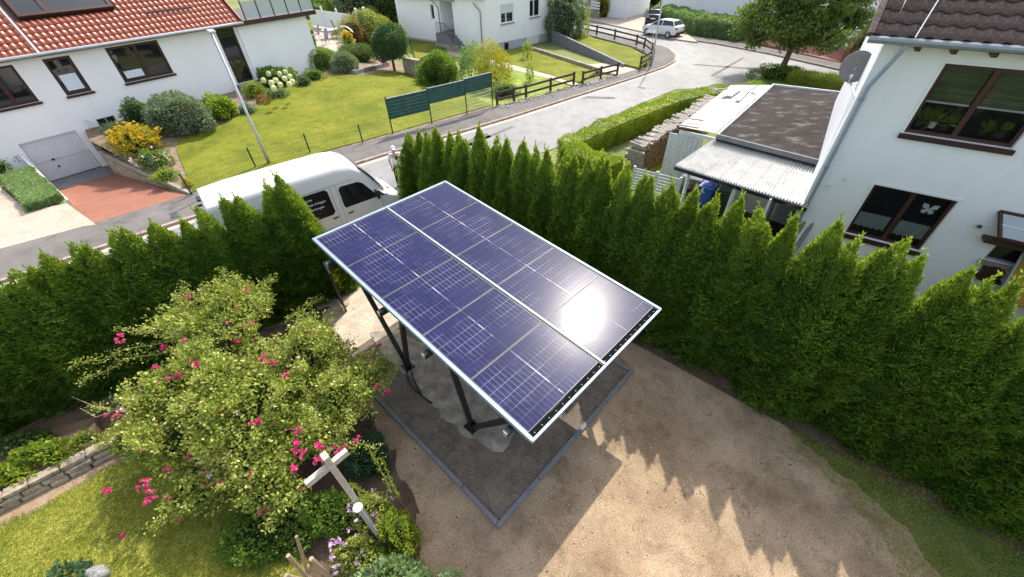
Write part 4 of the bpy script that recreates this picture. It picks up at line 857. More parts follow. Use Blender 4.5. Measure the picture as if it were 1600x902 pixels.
    # lettering on the near side window
    for k, t in enumerate(('Heizsysteme', 'Photovoltaik Anlagen', 'PV Überdachungen', 'PV Zäune')):
        cu = bpy.data.curves.new('lettering', 'FONT'); cu.body = t; cu.size = .112; cu.extrude = .002; cu.align_x = 'LEFT'
        to = bpy.data.objects.new('t', cu); me = bpy.data.meshes.new_from_object(to); bpy.data.objects.remove(to); me.materials.append(M['cap'])
        z = 1.93-k*.165; tl = math.atan2(sy(2, 1.4)-sy(2, 2.0), .6)
        t_ = bpy.data.objects.new('lettering', me); COL.objects.link(t_); t_.parent = o; t_.location = (2.2, -(sy(2, z)+.016), z); t_.rotation_euler = (PI/2-tl, 0, 0)
    place(MB().box((1.95, -(sy(2, 1.95)+.014), 1.99), (.22, .004, .2), Matrix.Rotation(.12, 3, 'X')), 'logo_patch', 'darkgreen')
van()
# ---- people: one skinned body each, clothes as shells
def person(loc, rz, label, cap, phone, h=1.74):
    o = empty('person', (*loc, 0), rz, label, 'person'); k = h/1.74
    J = {'pel': (0, 0, .95), 'wst': (0, 0, 1.08), 'chs': (0, .01, 1.30), 'nck': (0, 0, 1.47), 'hd0': (0, .02, 1.54), 'hd1': (0, .025, 1.62), 'hd2': (0, .02, 1.70)}
    arms = {-1: [(-.19, 0, 1.41), (-.25, .0, 1.15), (-.23, .16 if phone else .06, .98 if phone else .90), (-.12 if phone else -.22, .30 if phone else .12, 1.04 if phone else .80)],
            1: [(.19, 0, 1.41), (.25, .0, 1.15), (.21, .16 if phone else .03, 1.0 if phone else .90), (.08 if phone else .22, .30 if phone else .08, 1.08 if phone else .80)]}
    legs = {-1: [(-.10, 0, .88), (-.11, .02, .48), (-.12, -.01, .09), (-.12, .14, .05)], 1: [(.10, 0, .88), (.11, .04, .48), (.12, .02, .09), (.12, .17, .05)]}
    def skin(nm, V, E, R, m, lev=2):
        me = bpy.data.meshes.new(nm); me.from_pydata([tuple(c*k for c in v) for v in V], E, []); me.materials.append(M[m]); ob = bpy.data.objects.new(nm, me); COL.objects.link(ob); ob.parent = o
        s = ob.modifiers.new('skin', 'SKIN'); s.use_smooth_shade = True
        for i, r in enumerate(R): me.skin_vertices[0].data[i].radius = (r[0]*k, r[1]*k) if hasattr(r, '__len__') else (r*k, r*k)
        me.skin_vertices[0].data[0].use_root = True; d = ob.modifiers.new('sub', 'SUBSURF'); d.levels = lev; d.render_levels = lev; return ob
    V = [J['pel'], J['wst'], J['chs'], J['nck'], J['hd0'], J['hd1'], J['hd2']]; E = [(i, i+1) for i in range(6)]; R = [(.14, .10), (.12, .09), (.15, .10), .052, (.065, .075), (.075, .095), (.06, .08)]
    for s in (-1, 1):
        b = len(V); V += arms[s]; E += [(2, b), (b, b+1), (b+1, b+2), (b+2, b+3)]; R += [.05, .042, .032, (.026, .018)]
        for f in range(5):   # fingers
            a = arms[s][3]; dx = (f-2)*.014*(1 if f < 4 else 1.6); q = len(V); tip = (a[0]+dx, a[1]+(.05 if phone else .02), a[2]+(.03 if phone else -.07)+(.02 if f in (0, 4) else 0)); V.append(tip); E.append((b+3, q)); R.append(.008)
        b = len(V); V += legs[s]; E += [(0, b), (b, b+1), (b+1, b+2), (b+2, b+3)]; R += [.085, .06, .042, .04]
    skin('body', V, E, R, 'skin')
    V = [(0, 0, .93), (0, 0, 1.08), (0, .01, 1.30), (0, 0, 1.43)]; E = [(0, 1), (1, 2), (2, 3)]; R = [(.17, .125), (.15, .115), (.175, .125), (.08, .07)]
    for s in (-1, 1): b = len(V); a = arms[s]; V += [a[0], tuple(np.array(a[0])*.25+np.array(a[1])*.75)]; E += [(2, b), (b, b+1)]; R += [.072, .07]
    skin('shirt', V, E, R, 'shirt')
    V = [(0, 0, .95), (0, 0, .90)]; E = [(0, 1)]; R = [(.16, .12), (.15, .12)]
    for s in (-1, 1): b = len(V); V += [legs[s][0], legs[s][1], tuple(np.array(legs[s][2])+[0, 0, .03])]; E += [(1, b), (b, b+1), (b+1, b+2)]; R += [.10, .078, .065]
    skin('trousers', V, E, R, 'trousers')
    for s in (-1, 1): l = legs[s]; ob = MB().ball((l[2][0], l[2][1]+.06, .05), (.055, .14, .06), 10, 6).build('shoe', 'blackmetal'); ob.parent = o; ob.matrix_parent_inverse.identity()
    def P_(mb, nm, m): ob = link(nm, mb.me(nm, m, True)); ob.parent = o; ob.scale = (k, k, k); return ob
    hb = MB().ball((0, .0, 1.66), (.092, .112, .10 if not cap else .085), 12, 8)
    P_(hb, 'cap' if cap else 'hair', 'shirt' if cap else 'hair')
    if cap: P_(MB().ball((0, .13, 1.655), (.07, .09, .012), 10, 5), 'cap_visor', 'shirt')
    for s in (-1, 1): P_(MB().ball((s*.03, .108, 1.60), (.012, .008, .008), 6, 4), 'eye', 'hair'); P_(MB().ball((s*.078, .02, 1.59), (.012, .022, .032), 6, 5), 'ear', 'skin')
    P_(MB().ball((0, .122, 1.575), (.012, .018, .02), 6, 5), 'nose', 'skin'); P_(MB().ball((0, .105, 1.545), (.026, .008, .006), 8, 4), 'mouth', 'redleaf')
    return o
p1 = g(613, 229, 1.76)[:2]; p2 = g(620, 244, 1.74)[:2]
person(p1, math.radians(-160), 'person with a pale cap and pale shirt standing farther back at the hedge end', True, False, 1.78)
person(p2, math.radians(-75), 'person with dark hair and a pale shirt holding something, half hidden by the hedge end', False, True, 1.74)
ph = None
wl = empty('dark_toolbox', (*g(633, 300, .25)[:2], 0), VAZ, 'dark grey box standing on the ground by the feet of the two people', 'box')
MB().box((*g(637, 302, .25)[:2], .2), (.45, .35, .4), Matrix.Rotation(VAZ, 3, 'Z')).build('box_body', 'trousers', wl, bevel=.02); MB().box((*g(637, 302, .25)[:2], .43), (.48, .38, .05), Matrix.Rotation(VAZ, 3, 'Z')).build('lid', 'flat_grey', wl, bevel=.015)

# ================================================================ BUILDING HELPERS
class Face:
    "a vertical facade: origin, direction u, outward normal"
    def __init__(s, p0, d, out): s.p = np.array(p0[:2], float); s.d = unit(np.array(d, float)); s.o = unit(np.array(out, float)); s.az = math.atan2(s.d[1], s.d[0])
    def P(s, u, z, out=0): q = s.p+s.d*u+s.o*out; return (q[0], q[1], z)
    def box(s, mb, u0, u1, z0, z1, o0, o1, mi=0):
        vs = [s.P(u, z, o) for u in (u0, u1) for o in (o0, o1) for z in (z0, z1)]
        return mb.add(vs, [(0, 1, 3, 2), (4, 6, 7, 5), (0, 4, 5, 1), (2, 3, 7, 6), (0, 2, 6, 4), (1, 5, 7, 3)], mi)
    def wall(s, u0, u1, z0, z1, holes, m, parent, depth=.16, name='wall', zb=None):
        us = sorted({u0, u1, *[h[0] for h in holes], *[h[1] for h in holes]}); zs = sorted({z0, z1, *[h[2] for h in holes], *[h[3] for h in holes]})
        us = [u for u in us if u0 <= u <= u1]; zs = [z for z in zs if z0 <= z <= z1]; b = MB()
        for a, c in zip(us, us[1:]):
            for e, f in zip(zs, zs[1:]):
                if any(h[0] <= (a+c)/2 <= h[1] and h[2] <= (e+f)/2 <= h[3] for h in holes): continue
                b.add([s.P(a, e), s.P(c, e), s.P(c, f), s.P(a, f)], [(0, 1, 2, 3)])
        for h in holes:
            a, c, e, f = h; Q = [s.P(a, e), s.P(c, e), s.P(c, f), s.P(a, f)]; R = [s.P(a, e, -depth), s.P(c, e, -depth), s.P(c, f, -depth), s.P(a, f, -depth)]
            b.add(Q+R, [(0, 4, 5, 1), (1, 5, 6, 2), (2, 6, 7, 3), (3, 7, 4, 0)])
        return b.build(name, m, parent)
    def window(s, u0, u1, z0, z1, parent, fm='brownframe', gm='glass', mull=(), inset=.10, fw=.08, name='window', sill=None, trans=(), sillm=None):
        b = MB(); i = -inset
        s.box(b, u0, u0+fw, z0, z1, i-.05, i+.02); s.box(b, u1-fw, u1, z0, z1, i-.05, i+.02); s.box(b, u0+fw, u1-fw, z0, z0+fw, i-.05, i+.018); s.box(b, u0+fw, u1-fw, z1-fw, z1, i-.05, i+.018)
        for k in mull: s.box(b, k-fw*.7, k+fw*.7, z0+fw, z1-fw, i-.05, i+.022)
        for k in trans: s.box(b, u0+fw, u1-fw, k-fw*.4, k+fw*.4, i-.05, i+.012)
        w_ = b.build(name, fm, parent)
        b = MB(); s.box(b, u0+fw*.5, u1-fw*.5, z0+fw*.5, z1-fw*.5, i-.03, i-.018); b.build('pane', gm, w_)
        if sill: b = MB(); s.box(b, u0-.06, u1+.06, z0-.11, z0-.005, -.05, .08); b.build('sill', sillm or fm, w_)
        return w_

# ================================================================ LEFT LOT: pavement side gardens, drives, house
beige = poly([(-260, 560), (0, 389), (130, 354), (150, 351), (104, 318), (45, 330), (0, 292), (-300, 240)], .1)
struct('beige_paving', MB().prism([tuple(p) for p in beige], -.03, .106), 'beige_pavers')
D3 = [(*g(292, 305, .1)[:2], .104), (*g(178, 271, -1)[:2], -1.0), (*LH(.25, -.1)[:2], -1.0), (*LH(-2.5, -.1)[:2], -1.0), (*g(80, 300, -1)[:2], -1.0), (*g(112, 322, -.25)[:2], -.30), (*g(62, 336, .1)[:2], .104), (*g(90, 356, .1)[:2], .104), (*g(135, 353, .1)[:2], .104)]
b = MB(); n_ = len(D3); b.add(D3+[(x, y, z-.12) for x, y, z in D3], [(1, 2, 3, 4), (0, 1, 4, 5), (0, 5, 8), (5, 6, 7, 8)]+[(i, n_+i, n_+(i+1) % n_, (i+1) % n_) for i in range(n_)]); struct('red_paving', b, 'red_pavers')
b = MB(); b.add([g(90, 301, -1.0), g(178, 271, -1.0), LH(.2, -.05, -1.0), LH(-2.45, -.05, -1.0)], [(0, 1, 2, 3)]); 
for k in range(4): b.v[k] = (b.v[k][0], b.v[k][1], -.99)
struct('garage_threshold', b, 'edging')
# retaining wall right of the drive
q0, q1, q2 = LH(.32, 0)[:2], g(178, 271, -1)[:2], g(296, 304, .1)[:2]
rw = empty('retaining_wall', (*q1, -1), 0, 'low sloping concrete retaining wall right of the red garage drive', 'wall')
rn = lambda a, c: np.array([-(c-a)[1], (c-a)[0]])/np.linalg.norm(c-a)
e1, e2 = rn(q1, q0)*-.16, rn(q2, q1)*-.16
MB().prism([q0, q1, q1+e1, q0+e1], -1.1, [.62, .30, .30, .62]).build('wall_section', 'concrete', rw)
MB().prism([q1, q2, q2+e2, q1+e2], -1.1, [.30, .16, .16, .30]).build('wall_section', 'concrete', rw)
for k in range(7):
    a = q0+(q1-q0)*k/7; c = q0+(q1-q0)*(k+.9)/7; z = .64-.32*k/7; MB().bar((*(a+e1*.5), z), (*(c+e1*.5), z-.04), .24, .08).build('cap_stone', 'stone', rw)
# left retaining + white board
q3, q4 = LH(-2.55, 0)[:2], g(108, 320, -.3)[:2]
bwall = empty('board_wall', (*q3, -1), 0, 'white board edging between the garage door and the flat juniper hedge', 'edging')
MB().prism([q3, q4, q4+rn(q3, q4)*.1, q3+rn(q3, q4)*.1], -1.05, [.55, -.08, -.08, .55]).build('board', 'whitepaint', bwall)
def tp(x, y): return np.array([x, y, terr(x, y)])
# garden surface: bed soil all over, lawn on top
inner = [p for p in pin[3:8]]; inner[0] = pin[3]+[.1, 0]
far_ = [g(770, 166, .1)[:2], g(700, 128, .3)[:2], g(655, 112, .5)[:2], g(600, 75, .6)[:2], g(560, 40, .8)[:2], g(510, 45, 1)[:2], LH(14.6, .5)[:2], LH(14.6, -.2)[:2], LH(.4, -.2)[:2], q1-e1*.2+(q0-q1)*.0]
gardenpoly = [tuple(p) for p in list(inner)+far_]
drape('garden_bed', gardenpoly, 0, 'bedsoil', res=.9)
lw = [gt(*p)[:2] for p in [(302, 301), (400, 270), (505, 238), (614, 208), (768, 165), (735, 150), (690, 128), (655, 113), (618, 112), (560, 118), (520, 118), (470, 124), (440, 140), (400, 165), (350, 193), (300, 212), (280, 219), (276, 235)]]
drape('lawn', [tuple(p) for p in lw], .035, 'lawn', res=.8)
# ---- left house
house = empty('left_house', LH(6, 0, -1), 0, 'long white house with red clay tile roof and garage at upper left', 'house')
F1 = Face(LA, LD, LN)
holes = [(-2.30, 0.0, -1.0, 1.05), (-2.1, -.48, 2.62, 4.26), (.60, 1.67, 2.60, 4.27), (3.18, 5.63, 2.63, 4.32), (1.03, 1.86, .60, 1.30), (8.75, 9.85, 1.35, 4.45), (-5.2, -3.2, 2.62, 4.26)]
F1.wall(-9, 10.02, -1.1, 4.85, holes, 'render', house, .2)
gd_ = MB()
for k in range(16): F1.box(gd_, -2.28, -.02, -.97+k*.125, -.97+k*.125+.119, -.16, -.12)
gdo = gd_.build('garage_door', 'garagedoor', house)
F1.box(w_ := MB(), -1.62, -1.50, -.05, .03, -.12, -.07); w_.build('handle', 'blackmetal', gdo); F1.box(w_ := MB(), -1.60, -1.50, -.42, -.36, -.12, -.08); w_.build('lock', 'blackmetal', gdo)
F1.box(w_ := MB(), -2.30, 0, -1.0, -.975, -.16, -.05); w_.build('door_seal', 'blackmetal', gdo)
F1.window(-2.1, -.48, 2.62, 4.26, house, mull=(-1.3,), sill=True, fw=.11); F1.window(-5.2, -3.2, 2.62, 4.26, house, mull=(-4.2,), sill=True, fw=.11)
F1.window(.60, 1.67, 2.60, 4.27, house, sill=True, fw=.13); F1.window(3.18, 5.63, 2.63, 4.32, house, mull=(4.45,), sill=True, fw=.12)
F1.window(1.03, 1.86, .60, 1.30, house, fm='flat_grey', mull=(1.45,), fw=.05, name='basement_window'); F1.window(8.75, 9.85, 1.35, 4.45, house, fw=.12, name='glass_door')
# pale sheets on the panes: a light blind and a painted bright reflection
for u0, u1, z0, z1 in ((.80, 1.48, 2.78, 3.5), (3.4, 4.25, 2.8, 3.15)):
    F1.box(w_ := MB(), u0, u1, z0, z1, -.117, -.112); w_.build('blind_reflection', 'lace', house)
# roof
OV = .45; EZ = 4.58; RPm = math.radians(38); SL = 9.5
def rf(u, t, h=0): # t along the slope from the eave
    p = LA+LD*u+LN*(OV-t*math.cos(RPm)-h*0); return Vector((p[0], p[1], EZ+t*math.sin(RPm))) + Vector((*(LN*math.sin(RPm)*h), math.cos(RPm)*h))
UR0, UR1 = -9, 10.35
MB().add([rf(UR0, 0, -.02), rf(UR1, 0, -.02), rf(UR1, SL, -.02), rf(UR0, SL, -.02), rf(UR0, 0, -.2), rf(UR1, 0, -.2), rf(UR1, SL, -.2), rf(UR0, SL, -.2)], [(0, 1, 2, 3), (7, 6, 5, 4), (0, 4, 5, 1), (1, 5, 6, 2), (2, 6, 7, 3), (3, 7, 4, 0)]).build('roof', 'brownframe', house)
roofo = empty('roof_tiles', LH(6, 0, 4.8)); roofo.parent = house; roofo.matrix_parent_inverse = wm(house).inverted()
def tile_mesh(nm, wd, ln_, th, m, amp, lip=.02):
    n = 6; vs = []; 
    for z_ in (0, 1):
        for i in range(n+1):
            x = (i/n-.5)*wd; h = amp*math.sin(2*PI*(i/n)+.6)+lip*(1-z_)
            vs += [(x, z_*ln_, h), (x, z_*ln_, h-th)]
    f = []
    for i in range(n):
        a, c = 2*i, 2*(i+1); A, C = 2*(n+1)+2*i, 2*(n+1)+2*(i+1); f += [(a, c, C, A), (a+1, A+1, C+1, c+1), (a, a+1, c+1, c)]
    b = MB().add(vs, f); me = b.me(nm, m, True); return me
TW, TL = .262, .36
tm = tile_mesh('roof_tile', TW*1.04, TL*1.10, .02, 'tile_red', .032, .03)
TX = Vector((*LD, 0)); TZ = Vector((*(LN*math.sin(RPm)), math.cos(RPm))); TY = Vector((*(-LN*math.cos(RPm)), math.sin(RPm)))
RT = Matrix((TX, TY, TZ)).transposed().to_4x4()
def put_tiles(u0, u1, rows, parent, skip=lambda u, t: False, lim=300, T=rf, R=None, me=tm, tw=TW, tl=TL, nm='roof_tile'):
    lst = []; R = RT if R is None else R
    nu = int((u1-u0)/tw)
    for r in range(rows):
        for i in range(nu):
            u = u0+(i+.5)*tw; t = r*tl
            if not skip(u, t): lst.append((u, t))
    lst.sort(key=lambda q: q[1]+abs(q[0]-5)*.02)
    for u, t in lst[:lim]:
        o = bpy.data.objects.new(nm, me); COL.objects.link(o); o.parent = parent; o.matrix_parent_inverse = wm(parent).inverted()
        o.matrix_basis = Matrix.Translation(T(u, t, .0)+Vector((0, 0, random.uniform(0, .006)))) @ R @ Matrix.Rotation(random.uniform(-.012, .012), 4, 'Z')
    if lst[lim:]:
        b = MB(); base = [v.co.copy() for v in me.vertices]; fc = [tuple(p.vertices) for p in me.polygons]
        for u, t in lst[lim:]: X = Matrix.Translation(T(u, t, 0)) @ R; b.add([X@v for v in base], fc)
        mt = me.materials[0]; b.build('upper_roof_tiles', mt, parent, smooth=True, kind='stuff')
dor = (0.9, 4.85)
put_tiles(-3.2, 10.3, 14, roofo, lambda u, t: dor[0]-.05 < u < dor[1]+.05 and 1.75 < t < 4.5)
MB().tube([rf(UR0, -.06, .0), rf(UR1, -.06, .0)], .075, 8).build('gutter', 'galv', house)
MB().bar(rf(10.32, -.05, .03), rf(10.32, SL, .03), .06, .16).build('verge_trim', 'tile_red', house)
MB().bar(rf(5.9, 1.35, .10), rf(8.2, 1.35, .10), .04, .10).build('snow_guard', 'tile_brown', house)
MB().bar(rf(.62, -.05, .05), rf(.62, 4.6, .05), .09, .03).build('valley_gutter', 'galv', house)
# dormer
zd = 5.72; od = OV-(zd-EZ)/math.tan(RPm)+.02
DF = Face(LA+LN*od, LD, LN)
def rbox(mb, u0, u1, t0, t1, h0, h1):
    return mb.add([rf(u, t, h) for u in (u0, u1) for t in (t0, t1) for h in (h0, h1)], [(0, 1, 3, 2), (4, 6, 7, 5), (0, 4, 5, 1), (2, 3, 7, 6), (0, 2, 6, 4), (1, 5, 7, 3)])
b = MB(); t0_, t1_ = 1.92, 4.6
for a in ((.95, 1.13), (2.0, 2.22), (4.62, 4.80)): rbox(b, a[0], a[1], t0_, t1_, .02, .20)
rbox(b, 1.13, 2.0, t0_, t0_+.16, .02, .195); rbox(b, 2.22, 4.62, t0_, t0_+.16, .02, .195); rbox(b, 1.13, 2.0, t1_-.16, t1_, .02, .195); rbox(b, 2.22, 4.62, t1_-.16, t1_, .02, .195)
rw_ = b.build('roof_window', 'brownframe', house)
rbox(b := MB(), 1.13, 2.0, t0_+.16, t1_-.16, .10, .12); b.build('pane', 'glass', rw_); rbox(b := MB(), 2.22, 4.62, t0_+.16, t1_-.16, .10, .12); b.build('pane', 'glass', rw_)
# right wing with balcony above
F1.box(b := MB(), 10.02, 14.75, .2, 4.35, -6, .12); b.build('wing_wall', 'render', house)
F1.box(b := MB(), 10.02, 14.8, .15, .95, .12, .15); b.build('plinth', 'plinth', house)
F1.box(b := MB(), 8.6, 15.4, 4.38, 4.62, -6, .45); balc = b.build('balcony_slab', 'brownframe', house)
for k in range(6):
    u = 10.6+k*.95; F1.box(b := MB(), u, u+.045, 4.62, 5.65, .34, .40); b.build('railing_post', 'blackmetal', balc)
    if k < 5: F1.box(b := MB(), u+.06, u+.93, 4.70, 5.55, .36, .372); b.build('glass_panel', 'clear', balc)
F1.box(b := MB(), 10.6, 15.4, 5.62, 5.67, .33, .41); b.build('handrail', 'galv', balc)
F1.box(b := MB(), 8.6, 10.35, 1.05, 1.32, .0, .8); b.build('door_step', 'concrete', house)
# ---- juniper hedge and shrubs left of the drive
jp = [g(12, 262, .3)[:2], g(72, 318, .2)[:2]]
c_a, c_b, c_c, c_d = g(3, 290, .25)[:2], g(45, 325, .2)[:2], g(100, 314, .2)[:2], g(52, 258, .25)[:2]
hedgebox([(c_a+c_d)/2, (c_b+c_c)/2], np.linalg.norm(c_b-c_c)*1.02, .34, 7000, 'sageleaf', 'flat clipped pale green juniper block between the two drives', 'low_hedge', 'hedge', .09, .035, z=.1)
Sg = lambda px, py, R, n, m, lab, seed, **k: shrub(gt(px, py), R, n, m, lab, seed=seed, **k)
shrub((*g(15, 255, .1)[:2], .1), (1.1, .7, .55), 1500, 'darkleaf', 'dark green bush at the left edge below the house wall', seed=50, name='bush', cat='bush')
shrub((*g(0, 268, .1)[:2], .1), (.5, .4, .4), 700, 'limeleaf', 'small yellow-green bush at the left edge beside the dark one', seed=51, name='bush', cat='bush')
# ---- garden shrubs, left to right
Sg(222, 235, (1.0, .8, .75), 3000, 'yellowleaf', 'golden flowering bush above the retaining wall', 52, flowers=('yellowpetal', 260, .09), L=.09, cmat='darkleaf', name='golden_bush', cat='bush')
Sg(245, 258, (.7, .6, .45), 1500, 'midleaf', 'green perennials in front of the golden bush', 53, flowers=('whitepetal', 16, .10), name='perennial', cat='plant')
Sg(262, 280, (.45, .4, .3), 700, 'limeleaf', 'lime green plant at the narrow end of the bed near the van', 54, name='perennial', cat='plant')
Sg(296, 292, (.16, .14, .22), 200, 'yellowleaf', 'small yellow flowering plant at the corner fence post behind the van', 55, flowers=('yellowpetal', 24, .07), name='perennial', cat='plant', core=False)
Sg(200, 222, (.8, .5, .6), 1500, 'ivy', 'dark blue-green bush at the basement window', 56, name='bush', cat='bush')
Sg(225, 193, (.7, .6, .85), 2200, 'ivy', 'grey-blue shrub against the house left of the laurel', 57, L=.12, name='bush', cat='bush')
lp = gt(290, 203)
shrub(lp, (1.75, 1.0, 1.15), 9000, 'greyleaf', 'large variegated grey-green shrub against the house wall', seed=58, L=.12, W=.06, cmat='darkleaf', amp=.08, shell=.85, name='large_shrub', cat='bush')
Sg(262, 203, (.5, .4, .35), 700, 'limeleaf', 'grassy tuft in front of the large shrub', 59, L=.28, W=.03, up=1.0, core=False, name='grass_tuft', cat='plant')
Sg(350, 183, (.85, .7, .75), 2600, 'limeleaf', 'bright green broad-leaved bush right of the large shrub', 60, L=.15, W=.09, name='bush', cat='bush')
Sg(388, 176, (.45, .4, .3), 700, 'greyleaf', 'low grey-green plant at the lamp post side of the bed', 61, name='perennial', cat='plant')
Sg(372, 118, (.9, .8, .8), 2400, 'darkleaf', 'dark rounded bush at the foot of the glass door', 62, name='bush', cat='bush')
Sg(400, 150, (.6, .5, .5), 1300, 'limeleaf', 'yellowish shrub in the bed below the glass door', 63, name='bush', cat='bush')
Sg(412, 160, (.35, .3, .25), 400, 'redleaf', 'small dark red plant in the bed', 64, name='perennial', cat='plant', core=False)
Sg(432, 150, (.75, .45, .25), 1200, 'sageleaf', 'low pale edging plant along the lawn', 65, name='perennial', cat='plant')
hyd = Sg(435, 132, (1.15, .8, .7), 2600, 'midleaf', 'hydrangea with large cream white flower heads', 66, L=.14, W=.1, name='hydrangea', cat='bush')
for k, (a, c) in enumerate(((412, 126), (420, 116), (428, 113), (437, 116), (446, 113), (424, 130), (431, 126), (445, 123), (453, 120), (428, 138), (438, 133), (452, 132), (457, 128))):
    q = g(a, c, terr(*g(a, c)[:2])+.8); MB().ball(q, .17, 8, 6, lump=.15).build('flower_head', 'cream', hyd)
Sg(460, 112, (1.0, .8, .9), 2400, 'yellowleaf', 'yellow-green feathery shrub behind the hydrangea', 67, name='bush', cat='bush')
Sg(476, 133, (.5, .4, .35), 600, 'ivy', 'small blue-grey plant right of the hydrangea', 68, name='perennial', cat='plant')
Sg(492, 124, (.7, .5, .4), 900, 'midleaf', 'low green bush at the lawn edge before the dark hedge ball', 69, name='bush', cat='bush')
Sg(500, 107, (1.5, 1.1, .95), 6000, 'midleaf', 'broad clipped green shrub by the corner of the white wing', 70, cmat='darkleaf', amp=.07, shell=.86, name='large_shrub', cat='bush')
Sg(541, 112, (.95, .9, .85), 4200, 'greyleaf', 'clipped grey-green ball at the lawn edge', 71, amp=.03, shell=.9, cmat='darkleaf', name='clipped_ball', cat='bush')
Sg(562, 95, (1.6, 1.2, .8), 5000, 'darkleaf', 'wide low dark green mound right of the clipped ball', 72, amp=.05, name='mound_shrub', cat='bush')
Sg(575, 72, (2.4, 1.6, 1.7), 9000, 'rose', 'large dark bush with paler orange tips behind the lawn', 73, cmat='darkleaf', L=.16, W=.08, name='large_shrub', cat='bush')
Sg(603, 70, (1.1, 1.0, 1.5), 3500, 'yellowleaf', 'bright yellow shrub behind the small lawn tree', 74, L=.14, name='bush', cat='bush')
# small lawn tree with ball crown
tr = gt(617, 112); t_ = empty('lawn_tree', tr, 0, 'small round-crowned tree standing in the lawn', 'tree')
MB().tube([tr, tr+[0, 0, 1.1]], [.12, .09], 8).build('trunk', 'bark', t_); P, N = blob(8000, tr+[0, 0, 1.95], (1.3, 1.2, 1.25), 75, .8, -.9, .08); leaves('crown', P, N, .15, .08, 'ivy', t_, 75); MB().ball(tr+[0, 0, 1.95], (1.0, .95, .95), 12, 8).build('inner_foliage', 'darkleaf', t_)
Sg(686, 131, (1.35, 1.25, 1.35), 8000, 'midleaf', 'round green bush right of the lawn above the green screens', 76, cmat='darkleaf', L=.13, W=.07, name='round_bush', cat='bush')
# low stone edging behind lawn and grey wall
e_a, e_b, e_c = gt(553, 117), gt(607, 103), gt(652, 113)
lr = empty('lawn_edge_wall', e_a, 0, 'low dark stone edging behind the lawn', 'edging')
for k in range(14):
    a = e_a+(e_b-e_a)*k/14; c = e_a+(e_b-e_a)*(k+.94)/14; MB().bar(a+[0, 0, .12], c+[0, 0, .12], .3, .3).build('edge_stone', 'edging', lr, bevel=.03)
gw = empty('garden_wall', e_b, 0, 'short grey concrete wall beside the small lawn tree', 'wall')
MB().bar(g(630, 92, 1.2)-[0, 0, .55], g(656, 97, 1.2)-[0, 0, .55], .25, 1.2).build('wall_section', 'concrete', gw); MB().bar(g(630, 92, 1.2)+[0, 0, .09], g(656, 97, 1.2)+[0, 0, .09], .34, .08).build('coping', 'concrete', gw)
# ---- patio
pt = [g(*p, 1.0)[:2] for p in [(497, 80), (545, 85), (555, 62), (540, 40), (487, 38)]]
struct('patio', MB().prism([tuple(p) for p in pt], .3, 1.02), 'beige_pavers')
def wfence():
    r = empty('white_fence', g(490, 38, 1), 0, 'white panel fence around the patio with curved top by the table', 'fence'); T = [(487, 34), (508, 37), (531, 41), (552, 44)]
    for k in range(3):
        a, c = g(*T[k], 1.5), g(*T[k+1], 1.5); d = (c-a)
        MB().bar((*a[:2], 1.9), (*c[:2], 1.9), .05, 1.5).build('fence_panel', 'whitepaint', r)
        MB().box((*a[:2], 1.95), (.14, .14, 1.9)).build('fence_post', 'whitepaint', r); MB().ball((*a[:2], 2.95), .1, 8, 6).build('post_cap', 'whitepaint', r)
    arc = [g(532+k*2.4, 42+k*1.0-3.6*math.sin(PI*k/8), 2.2) for k in range(9)]; MB().tube(arc, .06, 6).build('arch_rail', 'whitepaint', r)
wfence()
tb = g(520, 60, 1.02); tt = empty('patio_table', tb, .5, 'white patio table with grey chairs around it on the terrace', 'table')
MB().box(tb+[0, 0, .72], (1.5, .95, .04), Matrix.Rotation(.6, 3, 'Z')).build('table_top', 'whitepaint', tt, bevel=.01)
for a, c in ((-.6, -.35), (.6, -.35), (-.6, .35), (.6, .35)): q = tb+np.array(Matrix.Rotation(.6, 3, 'Z')@Vector((a, c, 0))); MB().tube([q, q+[0, 0, .7]], .03, 6).build('leg', 'galv', tt)
def chair(px, rz, lab):
    p = g(*px, 1.02); r = empty('garden_chair', p, rz, lab, 'chair', 'chairs on the patio')
    def B(nm, c, s, R=None): o = link(nm, MB().box(c, s, R).me(nm, 'flat_grey')); o.parent = r
    B('seat', (0, 0, .45), (.48, .46, .04)); B('backrest', (0, -.28, .82), (.48, .04, .76), Matrix.Rotation(.22, 3, 'X'))
    for a in (-.21, .21):
        for c in (-.2, .2): B('leg', (a, c, .22), (.03, .03, .44))
        B('armrest', (a*1.15, -.02, .64), (.04, .46, .03))
chair((497, 62), 2.2, 'grey garden chair at the wall side of the patio table'); chair((510, 70), 2.6, 'dark garden chair in front of the patio table, nearest the lawn'); chair((528, 52), -.9, 'dark garden chair behind the patio table by the white fence'); chair((534, 66), 1.2, 'garden chair at the right end of the patio table')
# pergola panel + red cushions/flowers
wp = g(562, 62, 1.2); wpp = empty('white_trellis', wp, 0, 'white trellis frame with round finials among the shrubs', 'trellis')
for a in ((562, 46), (574, 44)): q = g(*a, 1.6); MB().box((*q[:2], 2.0), (.12, .12, 2.2)).build('trellis_post', 'whitepaint', wpp); MB().ball((*q[:2], 3.2), .13, 8, 6).build('finial', 'whitepaint', wpp)
q, q2 = g(562, 46, 1.6), g(574, 44, 1.6); MB().bar((*q[:2], 2.4), (*q2[:2], 2.4), .04, 1.0).build('trellis_panel', 'greyleaf', wpp)
shrub((*g(553, 62, 1)[:2], .9), (1.1, .8, 1.2), 1800, 'redleaf', 'reddish bush beside the patio fence', seed=77, name='bush', cat='bush')
shrub((*g(545, 72, 1)[:2], .8), (.6, .5, .9), 900, 'yellowleaf', 'orange and yellow flowering plant beside the patio', seed=78, flowers=('yellowpetal', 26, .14), name='bush', cat='bush')
